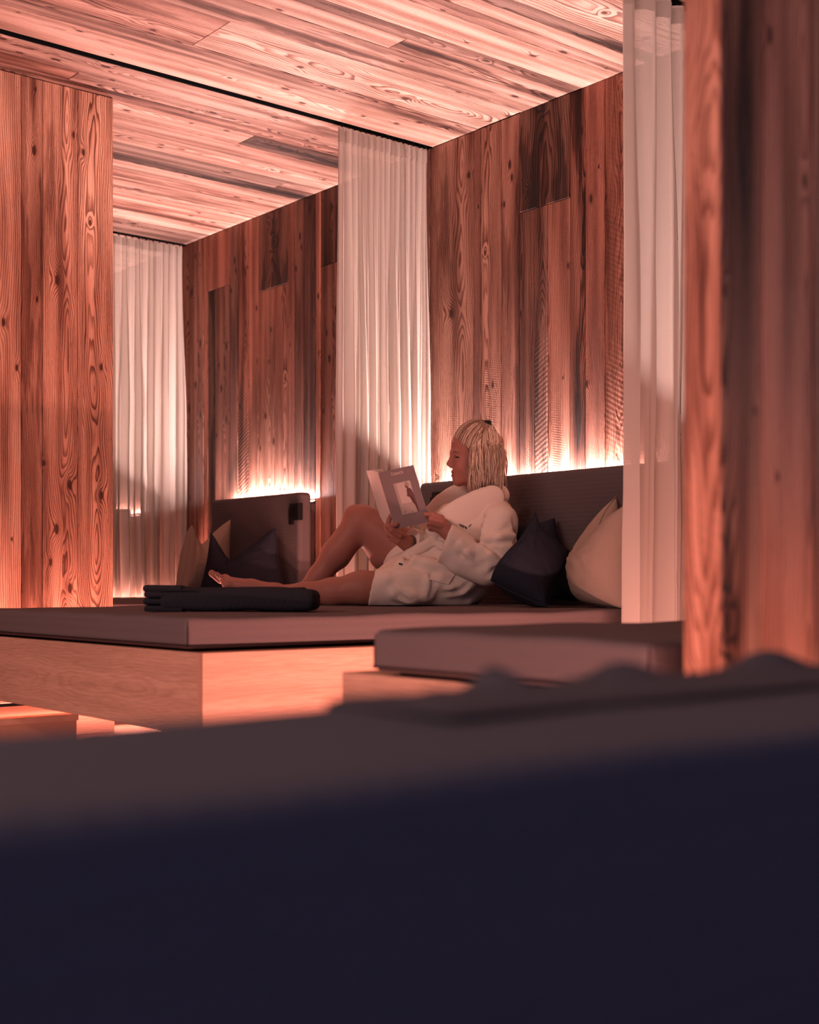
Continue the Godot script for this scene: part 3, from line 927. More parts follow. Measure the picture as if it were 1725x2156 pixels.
		for q in [[952.6, 954.9], [955.5, 953.0], [959, 952.0], [963, 952.8], [966.5, 955.4]]: bp.append(on_face.call(flat3(q[0], q[1]), 0.0004))
		w.tube(bp, [0.0005, 0.0012, 0.0013, 0.0009, 0.0003], 6)
		part("eyebrow", w, M.brow, t)
		var la := MB.new()
		var lp := []
		for q in [[957.0, 963.6], [959.5, 962.4], [962.5, 962.2], [965.5, 963.2], [968, 965.0]]: lp.append(on_face.call(flat3(q[0], q[1]), 0.0008))
		la.tube(lp, [0.0007, 0.0011, 0.0012, 0.0010, 0.0005], 5)
		part("eyelashes", la, M.brow, t)
	hair(t)
	robe(t)
	# ---- bracelet on the far wrist
	var br := MB.new()
	var ring := []
	var wa := Vector3(-0.0669, 0.2188, 0.044)
	var ax := (Vector3(-0.0481, 0.2098, 0.03) - Vector3(-0.0719, 0.2211, 0.05)).normalized()
	var e1 := ax.cross(Vector3.UP).normalized()
	for i in 25:
		var a := TAU * i / 24
		ring.append(wa + (e1 * cos(a) + ax.cross(e1) * sin(a)) * 0.0285)
	br.tube(ring, [0.0045], 8)
	part("bracelet", br, plain(Color(0.16, 0.15, 0.13), 0.35, 0.6), t)

func hair(t: Node) -> void:
	var ctr := Vector3(0.1818, 0.5776, 0)
	var er := Vector3(0.087, 0.0855, 0.079)
	var f := Field.new()
	f.ell(ctr, er, 0.01)
	f.cut(Vector3(0.1149, 0.5879, 0), Vector3(-0.80, -0.60, 0))
	for s in [-1.0, 1.0]:
		f.chain([Vector3(0.1989, 0.5793, 0) + Vector3(0, 0, 0.050 * s), Vector3(0.2092, 0.4936, 0) + Vector3(0, 0, 0.052 * s), Vector3(0.2161, 0.4301, 0) + Vector3(0, 0, 0.055 * s)], [0.040, 0.036, 0.024], 0.02, 0, 0.7)
	f.chain([Vector3(0.2229, 0.5793, 0), Vector3(0.2298, 0.4936, 0), Vector3(0.2366, 0.425, 0)], [0.05, 0.045, 0.035], 0.02)
	var mb := MB.new()
	f.net(ctr + Vector3(-0.11, -0.20, -0.115), ctr + Vector3(0.12, 0.11, 0.115), 0.0045, mb)
	var base := part("hair", mb, M.hair_dark, t)  # dark base: shade of the gaps between strands put into its colour
	var sets := [MB.new(), MB.new(), MB.new()]
	var on := func(p: Vector3, k: float) -> Vector3:
		var q := (p - ctr) / er
		return ctr + q.normalized() * er * k
	var r := RandomNumberGenerator.new()
	r.seed = 21
	# swept back from the hairline to the clip
	var line := [Vector3(0.1012, 0.6033, 0), Vector3(0.1006, 0.6033, 0.016), Vector3(0.1035, 0.5983, 0.03), Vector3(0.1115, 0.5883, 0.044), Vector3(0.1246, 0.5785, 0.056), Vector3(0.1395, 0.5656, 0.066), Vector3(0.1527, 0.548, 0.073), Vector3(0.1592, 0.5291, 0.077)]
	var clip := Vector3(0.2102, 0.6413, 0.012)
	for side in [1.0, -1.0]:
		for i in 220:
			var k := r.randf() * (line.size() - 1.001)
			var a: Vector3 = line[int(k)].lerp(line[int(k) + 1], k - int(k))
			a.z *= side
			var pts := []
			var rad := []
			var lift := r.randf_range(1.005, 1.045)
			for j in 9:
				var s := j / 8.0
				var p: Vector3 = a.lerp(clip + Vector3(0.004 * r.randf_range(-1, 1), 0, side * 0.006), s)
				p.y += 0.012 * sin(s * PI) * (1 - absf(a.z) / 0.1)
				pts.append(on.call(p, lift + 0.02 * sin(s * PI)))
				rad.append(0.0019 * (0.5 + sin(PI * clampf(s, 0.08, 0.92))) * 0.8)
			sets[r.randi_range(0, 2)].tube(pts, rad, 6)
	# the crown between the clip and the loose lengths
	for side in [1.0, -1.0]:
		for i in 120:
			var e: Vector3 = Vector3(0.1679, 0.5549, 0.072).lerp(Vector3(0.262, 0.5813, 0.03), r.randf())
			e.z *= side
			var a := Vector3(0.2202, 0.6391, 0.016) + Vector3(r.randf_range(-0.006, 0.008), r.randf_range(-0.006, 0.004), 0)
			a.z *= side
			var pts := []
			var lift := r.randf_range(1.01, 1.045)
			for j in 7:
				var p: Vector3 = a.lerp(e, j / 6.0)
				p.y += 0.006 * sin(j * PI / 6.0)
				pts.append(on.call(p, lift))
			sets[r.randi_range(0, 2)].tube(pts, [0.0012, 0.0019, 0.002, 0.002, 0.002, 0.0018, 0.0008], 5)
	# loose lengths: they leave the parting between temple, clip and crown, follow the skull and then hang
	var part_line := [Vector3(0.1578, 0.5604, 0), Vector3(0.1715, 0.5913, 0), Vector3(0.1921, 0.6204, 0), Vector3(0.2161, 0.6342, 0), Vector3(0.2401, 0.6256, 0), Vector3(0.2589, 0.6016, 0)]
	var start_z := [0.070, 0.066, 0.050, 0.030, 0.028, 0.020]
	for side in [1.0, -1.0]:
		for i in 520:
			var u := r.randf()
			var k := u * 4.999
			var a: Vector3 = part_line[int(k)].lerp(part_line[int(k) + 1], k - int(k))
			a.z = side * maxf(0.0, lerpf(start_z[int(k)], start_z[int(k) + 1], k - int(k)) + r.randf_range(-0.014, 0.008))
			a = on.call(a, 1.03)
			var e := Vector3(lerpf(0.150, 0.276, u) + r.randf_range(-0.014, 0.012), r.randf_range(0.392, 0.455) - 0.012 * u, 0)
			if r.randf() < 0.25: e.y += 0.035
			e.z = side * (r.randf_range(0.072, 0.115) - 0.05 * u * u * r.randf())
			var ph: float = u * 14.0 + side + r.randf() * 0.9
			var am := r.randf_range(0.002, 0.006)
			var out_ := r.randf_range(1.01, 1.09)
			var pts := []
			var rad := []
			for j in 15:
				var s := j / 14.0
				var m := Vector3(lerpf(a.x, e.x, 0.5) + 0.016 * u, lerpf(a.y, e.y, 0.42), lerpf(a.z, e.z, 0.55) + side * 0.02)
				var p: Vector3 = a.lerp(m, s).lerp(m.lerp(e, s), s)
				if p.y > ctr.y - 0.03:
					var q: Vector3 = on.call(p, 1.02 + (out_ - 1.02) * minf(1.0, s * 2.5))
					p = p.lerp(q, clampf((p.y - ctr.y + 0.03) / 0.03, 0, 1))
				p.x += am * sin(ph + s * 11.0) * s
				p.z += am * 0.7 * cos(ph * 2 + s * 9.0) * s
				pts.append(p)
				rad.append(0.0016 * (1.0 - 0.8 * pow(s, 3)) * (0.6 + 0.4 * minf(1, s * 6)))
			var pick := r.randf()
			sets[0 if pick < 0.36 else (1 if pick < 0.5 else 2)].tube(pts, rad, 5)
	for i in 3:
		var o := part("strands", sets[i], [M.hair, M.hair_dark, M.hair_light][i], base)
		o.set_meta("kind", "stuff")
	# claw clip
	var c := MB.new()
	var cp := Vector3(0.2151, 0.6477, 0.016)
	c.rbox(cp, Vector3(0.032, 0.027, 0.054), 0.009, 3)
	for k in 4:
		var z := -0.018 + 0.012 * k
		c.tube([cp + Vector3(-0.004, 0.004, z), cp + Vector3(-0.014, 0.006, z), cp + Vector3(-0.017, -0.006, z)], [0.003, 0.003, 0.002], 6)
		c.tube([cp + Vector3(0.006, 0.002, z), cp + Vector3(0.014, -0.002, z), cp + Vector3(0.012, -0.015, z)], [0.003, 0.003, 0.002], 6)
	part("hair_clip", c, M.black, t)

func robe(t: Node) -> void:
	var f := Field.new()
	# trunk
	f.cap(Vector3(0.0989, 0.1165, -0.035), Vector3(0.1298, 0.2632, -0.03), 0.115, 0.118, 0.03)
	f.cap(Vector3(0.0965, 0.116, 0.035), Vector3(0.1325, 0.2609, 0.03), 0.115, 0.118, 0.03)
	f.cap(Vector3(0.1918, 0.3199, -0.06), Vector3(0.1854, 0.314, 0.06), 0.082, 0.082, 0.03)
	f.cap(Vector3(0.2435, 0.3221, 0), Vector3(0.241, 0.3091, 0.09), 0.060, 0.060, 0.03)
	f.cap(Vector3(0.2303, 0.3569, 0.02), Vector3(0.2431, 0.3115, 0.11), 0.038, 0.050, 0.04)
	f.cap(Vector3(0.2081, 0.3569, -0.04), Vector3(0.1867, 0.3375, -0.13), 0.045, 0.055, 0.03)
	f.cap(Vector3(0.0093, 0.2501, -0.05), Vector3(0.0263, 0.2804, -0.03), 0.040, 0.040, 0.03)
	# neck opening
	f.ell(Vector3(0.1286, 0.3992, 0), Vector3(0.060, 0.075, 0.058), 0.02, 1)
	# hips, lap and skirt
	f.cap(Vector3(0.1212, 0.0872, -0.03), Vector3(0.1177, 0.0871, 0.06), 0.105, 0.100, 0.03)
	f.chain([Vector3(0.0745, 0.082, 0.09), Vector3(-0.0685, 0.0687, 0.13), Vector3(-0.2012, 0.0571, 0.155)], [0.098, 0.082, 0.066], 0.03)
	f.cut(Vector3(-0.198, 0.0571, 0.15), Vector3(-0.98, 0.19, 0))
	f.chain([Vector3(0.0703, 0.1254, -0.06), Vector3(-0.0687, 0.1815, -0.085), Vector3(-0.1211, 0.2218, -0.09)], [0.098, 0.092, 0.088], 0.03)
	f.cut(Vector3(-0.1001, 0.1953, -0.08), Vector3(-0.62, 0.78, 0))
	f.cap(Vector3(0.0083, 0.1332, 0.02), Vector3(-0.1227, 0.1074, 0.06), 0.085, 0.066, 0.03)
	f.cut(Vector3(-0.1364, 0.1617, 0.05), Vector3(-0.66, 0.75, 0))
	f.cap(Vector3(-0.1676, 0.0142, 0.17), Vector3(0.1405, 0.0202, 0.12), 0.011, 0.014, 0.02)
	f.cap(Vector3(0.1405, 0.0202, 0.12), Vector3(0.1737, 0.05, 0.09), 0.013, 0.012, 0.02)
	# folds over the lap, ridge then crease
	var ridges := [
		[[848, 1184], [872, 1181], [900, 1188], [928, 1196]], [[818, 1222], [836, 1246], [862, 1256], [890, 1254]], [[902, 1206], [906, 1226], [900, 1250]],
		[[926, 1226], [946, 1240], [972, 1238], [996, 1222]], [[866, 1166], [886, 1156], [902, 1148]],
	]
	for g in ridges:
		for i in g.size() - 1:
			var a := flat(g[i][0], g[i][1])
			var b := flat(g[i + 1][0], g[i + 1][1])
			a.z = f.front(a.x, a.y) - 0.008
			b.z = f.front(b.x, b.y) - 0.008
			f.cap(a, b, 0.015, 0.015, 0.030)
	var creases := [
		[[842, 1193], [870, 1192], [898, 1199], [916, 1206]], [[907, 1207], [912, 1230], [906, 1258]], [[826, 1230], [842, 1254], [866, 1266]], [[872, 1160], [862, 1172], [858, 1182]],
		[[985, 1226], [962, 1246], [935, 1250]],
	]
	for g in creases:
		for i in g.size() - 1:
			var a := flat(g[i][0], g[i][1])
			var b := flat(g[i + 1][0], g[i + 1][1])
			a.z = f.front(a.x, a.y) + 0.005
			b.z = f.front(b.x, b.y) + 0.005
			f.cap(a, b, 0.009, 0.009, 0.014, 1)
	var mb := MB.new()
	f.net(Vector3(-0.26, -0.006, -0.26), Vector3(0.36, 0.47, 0.30), 0.0068, mb)
	# soft unevenness of the terry
	var nn := FastNoiseLite.new(); nn.seed = 8; nn.frequency = 1.0
	for i in mb.v.size():
		var p := mb.v[i]
		mb.v[i] = p + mb.n[i] * (0.0032 * nn.get_noise_3d(p.x * 9.0, p.y * 7.0, p.z * 9.0) + 0.0009 * nn.get_noise_3d(p.x * 34.0, p.y * 30.0, p.z * 34.0))
		mb.v[i].y = maxf(mb.v[i].y, 0.001)
	var o := part("bathrobe", mb, M.robe, t)
	# sleeves: each a soft tube with a wide cut cuff
	for side in 2:
		var s := Field.new()
		if side == 0:
			s.cap(Vector3(0.2181, 0.3349, 0.08), Vector3(0.2514, 0.2936, 0.135), 0.045, 0.058, 0.04)
			s.cap(Vector3(0.2514, 0.2903, 0.135), Vector3(0.245, 0.1892, 0.18), 0.059, 0.064, 0.03)
			s.cap(Vector3(0.245, 0.1892, 0.18), Vector3(0.2078, 0.1346, 0.195), 0.064, 0.062, 0.02)
			s.cap(Vector3(0.2078, 0.1396, 0.195), Vector3(0.039, 0.2258, 0.172), 0.060, 0.072, 0.02)
			s.cut(Vector3(0.0571, 0.2174, 0.175), Vector3(-0.92, 0.36, 0.0))
			s.cap(Vector3(0.195, 0.11, 0.19), Vector3(0.1094, 0.1462, 0.19), 0.034, 0.040, 0.03)
			for g in [[[1010, 1098], [1003, 1120], [1001, 1142]], [[1012, 1148], [1040, 1144], [1070, 1143]], [[1016, 1156], [1034, 1162], [1048, 1175]], [[975, 1160], [986, 1178], [1000, 1196]], [[1062, 1112], [1044, 1126], [1026, 1138]], [[955, 1150], [966, 1170], [976, 1180]], [[1076, 1100], [1080, 1125], [1078, 1150]], [[994, 1176], [1008, 1190], [1014, 1208]], [[1046, 1188], [1034, 1202], [1018, 1214]]]:
				for k in g.size() - 1:
					var a := flat(g[k][0], g[k][1])
					var c := flat(g[k + 1][0], g[k + 1][1])
					a.z = s.front(a.x, a.y) + 0.0045
					c.z = s.front(c.x, c.y) + 0.0045
					s.cap(a, c, 0.0085, 0.0085, 0.014, 1)
			for g in [[[1020, 1102], [1014, 1122], [1012, 1138]], [[1018, 1140], [1044, 1134], [1072, 1133]], [[1006, 1158], [1024, 1172], [1036, 1186]], [[964, 1152], [978, 1168], [990, 1186]]]:
				for k in g.size() - 1:
					var a := flat(g[k][0], g[k][1])
					var c := flat(g[k + 1][0], g[k + 1][1])
					a.z = s.front(a.x, a.y) - 0.003
					c.z = s.front(c.x, c.y) - 0.003
					s.cap(a, c, 0.010, 0.010, 0.016)
		else:
			s.chain([Vector3(0.1815, 0.3304, -0.13), Vector3(0.0634, 0.1877, -0.13)], [0.065, 0.058], 0.025)
			s.cap(Vector3(0.0634, 0.1912, -0.13), Vector3(-0.072, 0.2301, 0.035), 0.056, 0.050, 0.02)
			s.cut(Vector3(-0.0549, 0.2251, 0.03), Vector3(-0.9, 0.2, 0.5))
		var sm := MB.new()
		s.net(Vector3(-0.14, 0.02, -0.24), Vector3(0.37, 0.46, 0.31), 0.0058, sm)
		for k in sm.v.size():
			var p := sm.v[k]
			sm.v[k] = p + sm.n[k] * (0.0022 * nn.get_noise_3d(p.x * 18.0, p.y * 14.0, p.z * 18.0) + 0.0012 * nn.get_noise_3d(p.x * 40.0, p.y * 40.0, p.z * 40.0))
		part("sleeve", sm, M.robe, o)
	# shawl collar: two thick turned bands that meet behind the neck
	var near := [[1050, 1044, 0.03], [1047, 1046, 0.07], [1032, 1053, 0], [1008, 1063, 0], [985, 1075, 0], [962, 1087, 0], [940, 1100, 0], [918, 1116, 0], [900, 1132, 0]]
	var far := [[1042, 1036, 0.0], [1028, 1033, -0.04], [1000, 1028, -0.075], [972, 1038, -0.082], [950, 1051, -0.080], [930, 1065, -0.072], [912, 1082, -0.055], [903, 1104, -0.035], [896, 1128, -0.015]]
	for side in 2:
		var c := Field.new()
		var pts := []
		for q in (near if side == 0 else far):
			var p := flat(q[0], q[1])
			p.z = q[2] if q[2] != 0 else f.front(p.x, p.y) + 0.004
			pts.append(p)
		for i in pts.size() - 1:
			var w := 0.029 if side == 0 else 0.024
			if i > 5: w *= 0.85
			c.cap(pts[i], pts[i + 1], w * (0.55 if i == 0 else 0.85 if i == 1 else 1.0), w * (0.85 if i == 0 else 1.0), 0.02, 0, 0.32)
		var cm := MB.new()
		c.net(Vector3(-0.10, 0.20, -0.14), Vector3(0.32, 0.49, 0.22), 0.0058, cm)
		for i in cm.v.size():
			var p := cm.v[i]
			cm.v[i] = p + cm.n[i] * 0.002 * nn.get_noise_3d(p.x * 20.0, p.y * 20.0, p.z * 20.0)
		part("collar", cm, M.robe, o)
	# belt with a soft knot
	var bm := MB.new()
	var bf := Field.new()
	var belt := [[964, 1170], [944, 1160], [926, 1150], [912, 1143], [897, 1147], [884, 1157], [868, 1168]]
	var prev := Vector3.ZERO
	for q in belt:
		var p := flat(q[0], q[1])
		p.z = f.front(p.x, p.y) + 0.004
		if prev != Vector3.ZERO: bf.cap(prev, p, 0.0125, 0.0125, 0.010, 0, 0.5)
		prev = p
	var kn := flat(911, 1137)
	kn.z = f.front(kn.x, kn.y) + 0.008
	bf.ell(kn, Vector3(0.019, 0.015, 0.015), 0.008)
	bf.cap(kn + Vector3(-0.012, -0.006, 0.006), kn + Vector3(0.010, -0.010, 0.006), 0.009, 0.010, 0.004)
	bf.chain([kn + Vector3(-0.006, -0.010, 0.006), kn + Vector3(-0.026, -0.026, 0.0), kn + Vector3(-0.050, -0.048, -0.012)], [0.009, 0.011, 0.011], 0.006, 0, 0.55)
	bf.net(Vector3(-0.10, 0.12, -0.02), Vector3(0.14, 0.28, 0.26), 0.0045, bm)
	part("belt", bm, M.robe, o)
	# pocket mouth on the near hip
	var pk := MB.new()
	var rows := []
	for j in 5:
		var row := []
		for i in 7:
			var q := flat(lerpf(916, 957, i / 6.0) - 4.0 * j, lerpf(1196, 1206, i / 6.0) + 6.0 * j)
			q.z = f.front(q.x, q.y) + 0.005 - 0.0006 * absf(j - 2)
			row.append(q)
		rows.append(row)
	pk.grid(rows, false, true)
	part("pocket", pk, M.robe, o)
	# stitched lettering, too small to read, and the dark spot of the belt loop hole
	var em := MB.new()
	var strokes := [[[964, 1107], [966, 1112]], [[967, 1107.5], [969, 1113]], [[970, 1109], [973, 1113]], [[972, 1110], [971, 1115]], [[974, 1111], [977, 1116]], [[977, 1112.5], [979, 1117]], [[983, 1113], [988, 1107.5]]]
	for s in strokes:
		var a := flat(s[0][0], s[0][1])
		var b := flat(s[1][0], s[1][1])
		a.z = f.front(a.x, a.y) + 0.0016
		b.z = f.front(b.x, b.y) + 0.0016
		em.tube([a, b], [0.0014], 5)
	part("embroidery", em, M.black, o)
	var lp := MB.new()
	var a := flat(841, 1188)
	var b := flat(848, 1190)
	a.z = f.front(a.x, a.y) + 0.001
	b.z = f.front(b.x, b.y) + 0.001
	lp.tube([a, b], [0.0035, 0.003], 6)
	part("belt_hole_spot", lp, M.black, o)

# the same at the height of the eyes, where the drawing needs no more than its plane
func flat3(x: float, y: float) -> Vector3:
	return Vector3(0.1018, 0.5267, 0.03) + Vector3((x - 960.0) / 586.0, (964.0 - y) / 586.0, 0)

# a point of the figure's drawing (583 units to the metre) on the plane through its middle
func flat(x: float, y: float) -> Vector3:
	return Vector3((x - 900.0) / 583.0, (1272.8 - y) / 583.0, 0)

func magazine() -> void:
	var t := thing("magazine", "opened magazine with a framed photo on its cover, held up by the woman", "magazine", Vector3(-3.638, 0.478, 0.485), deg_to_rad(90.0 - YAW))
	var tl := Vector3(-0.1763, 0.4677, 0.085)
	var tr := Vector3(-0.0519, 0.4901, 0.155)
	var bl := Vector3(-0.1156, 0.2687, 0.091)
	var br := tr + (bl - tl)
	var ol := Vector3(-0.223, 0.4879, -0.055)
	var im := Image.create(296, 420, false, Image.FORMAT_RGB8)
	im.fill(Color(0.52, 0.44, 0.43))
	im.fill_rect(Rect2i(96, 100, 140, 230), Color(0.70, 0.62, 0.58))
	im.fill_rect(Rect2i(120, 104, 112, 150), Color(0.80, 0.72, 0.67))
	var stroke := func(p: Vector2, q: Vector2, w: float, col: Color) -> void:
		for y in range(int(minf(p.y, q.y) - w), int(maxf(p.y, q.y) + w) + 1):
			for x in range(int(minf(p.x, q.x) - w), mini(int(maxf(p.x, q.x) + w) + 1, 236)):
				if Geometry2D.get_closest_point_to_segment(Vector2(x, y), p, q).distance_to(Vector2(x, y)) < w: im.set_pixel(x, y, col)
	stroke.call(Vector2(226, 214), Vector2(236, 320), 13.0, Color(.40, .27, .25))
	stroke.call(Vector2(206, 172), Vector2(226, 250), 21.0, Color(.44, .29, .26))
	stroke.call(Vector2(197, 140), Vector2(203, 165), 8.0, Color(.38, .25, .22))
	stroke.call(Vector2(195, 134), Vector2(196, 138), 12.0, Color(.46, .31, .27))
	stroke.call(Vector2(199, 118), Vector2(206, 126), 14.0, Color(.66, .57, .52))
	stroke.call(Vector2(194, 176), Vector2(184, 204), 6.0, Color(.36, .24, .22))
	stroke.call(Vector2(184, 204), Vector2(204, 212), 6.0, Color(.36, .24, .22))
	stroke.call(Vector2(206, 214), Vector2(232, 300), 7.0, Color(.33, .21, .2))
	for k in 12: im.fill_rect(Rect2i(118 + k, 318 - k, 3, 3), Color(.25, .2, .22))
	for k in 22: im.fill_rect(Rect2i(176 + k, 322 - k / 3, 2, 2), Color(.4, .25, .22))
	for k in 3: im.fill_rect(Rect2i(150 + 10 * k, 352 + 14 * k, 90 - 18 * k, 3), Color(.62, .5, .47))
	var cm := StandardMaterial3D.new()
	cm.albedo_texture = ImageTexture.create_from_image(im)
	cm.roughness = 0.45
	var sheet := func(a: Vector3, b: Vector3, down: Vector3, bow: float, off: float, shrink: float) -> MB:
		var n := (b - a).cross(-down).normalized()
		var rows := []
		var back := []
		for j in 7:
			var r0 := []
			var r1 := []
			for i in 9:
				var s := i / 8.0
				var p := a + (b - a) * s * shrink + down * (j / 6.0)
				p += n * (bow * sin(PI * s) * 1.0 + off)
				r0.append(p); r1.append(p - n * 0.0007)
			rows.append(r0); back.append(r1)
		var mb := MB.new()
		mb.grid(rows, false, true)
		mb.grid(back, false, false)
		var rim := []
		for k in 2: rim.append([])
		for i in 9: rim[0].append(rows[0][i]); rim[1].append(back[0][i])
		mb.grid(rim)
		return mb
	var down := bl - tl
	part("front_cover", sheet.call(tl, tr, down, 0.003, 0.0, 1.0), cm, t)
	for k in 5:
		part("page", sheet.call(tl, tr, down * 0.995, 0.003, -0.0016 - 0.0012 * k, 0.985 - 0.004 * k), M.paper, t)
	part("back_cover", sheet.call(ol, tl, down * 0.97, -0.012, 0.0, 1.0), M.paper, t)
	for k in 4:
		part("page", sheet.call(ol + (tl - ol) * 0.02, tl, down * 0.965, -0.014 - 0.006 * k, -0.0016 - 0.0012 * k, 1.0), M.paper, t)
	var ex := (tr - tl).normalized()
	var n := ex.cross(-down).normalized()
	var ey := n.cross(ex)
	for w in [["Tauern", 0.34, 0.075, 0.0135, Color(0.86, 0.76, 0.7)], ["SPA", 0.80, 0.088, 0.009, Color(0.66, 0.56, 0.53)]]:
		var tm := TextMesh.new()
		var sf := SystemFont.new()
		sf.font_names = PackedStringArray(["Droid Serif"])
		tm.font = sf
		tm.text = w[0]
		tm.font_size = 32
		tm.pixel_size = w[3] / 32.0 * 1.1
		tm.depth = 0.0006
		tm.horizontal_alignment = HORIZONTAL_ALIGNMENT_LEFT
		var o := MeshInstance3D.new()
		o.mesh = tm
		o.name = "title"
		o.material_override = plain(w[4], 0.6)
		t.add_child(o, true)
		o.transform = Transform3D(Basis(ex, ey, n), tl + (tr - tl) * w[1] + down * w[2] + n * 0.0032)

func blanket_roll() -> void:
	# a dark wool blanket folded into a long bundle
	var at := Vector3(-3.101, 0.478, 1.646)
	at.y = BED
	var t := thing("folded_blanket", "dark wool blanket folded into a long flat bundle beside the woman's feet", "blanket", at, deg_to_rad(90.0 - YAW))
	var L := 0.47
	var Hh := 0.072
	var wrap := MB.new()
	var bend := func(p: Vector3) -> Vector3:
		p.y += 0.004 * sin(p.x * 11.0 + 1.0) * smoothstep(0.02, Hh, p.y) + 0.002 * sin(p.x * 31.0 + p.z * 9.0)
		p.z += 0.004 * sin(p.x * 9.0) * smoothstep(0.0, 0.05, p.y)
		p.y = maxf(p.y, 0.0)
		return p
	wrap.rbox(Vector3(0.022, Hh / 2 - 0.004, -0.11), Vector3(L - 0.04, Hh - 0.010, 0.22), 0.022, 5, 16, bend)
	part("outer_fold", wrap, M.blanket, t)
	var flap := MB.new()
	var rows := []
	for j in 9:
		var row := []
		for i in 33:
			var s := i / 32.0
			var x := lerpf(-L / 2 + 0.03, L / 2 - 0.035, s)
			var edge := -0.012 + 0.010 * sin(s * 7.0 + 0.5) - 0.035 * smoothstep(0.72, 1.0, s)
			var z := lerpf(-0.20, edge, j / 8.0)
			var y := Hh - 0.008 + 0.003 * sin(s * 9.0 + z * 20.0) - (0.010 if j == 8 else 0.0)
			row.append(Vector3(x, y, z))
		rows.append(row)
	flap.grid(rows)
	part("top_flap", flap, M.blanket, t)
	for k in 4:
		var lay := MB.new()
		var y := 0.010 + 0.0175 * k
		var b2 := func(p: Vector3) -> Vector3:
			p.y += 0.003 * sin(p.z * 30.0 + k) + 0.002 * sin(p.x * 12.0)
			p.y = maxf(p.y, 0.0005)
			return p
		lay.rbox(Vector3(-L / 2 + 0.055 - 0.004 * (k % 2), y, -0.105), Vector3(0.11, 0.0185, 0.20 - 0.01 * (k % 2)), 0.009, 4, 8, b2)
		part("layer", lay, M.blanket, t)

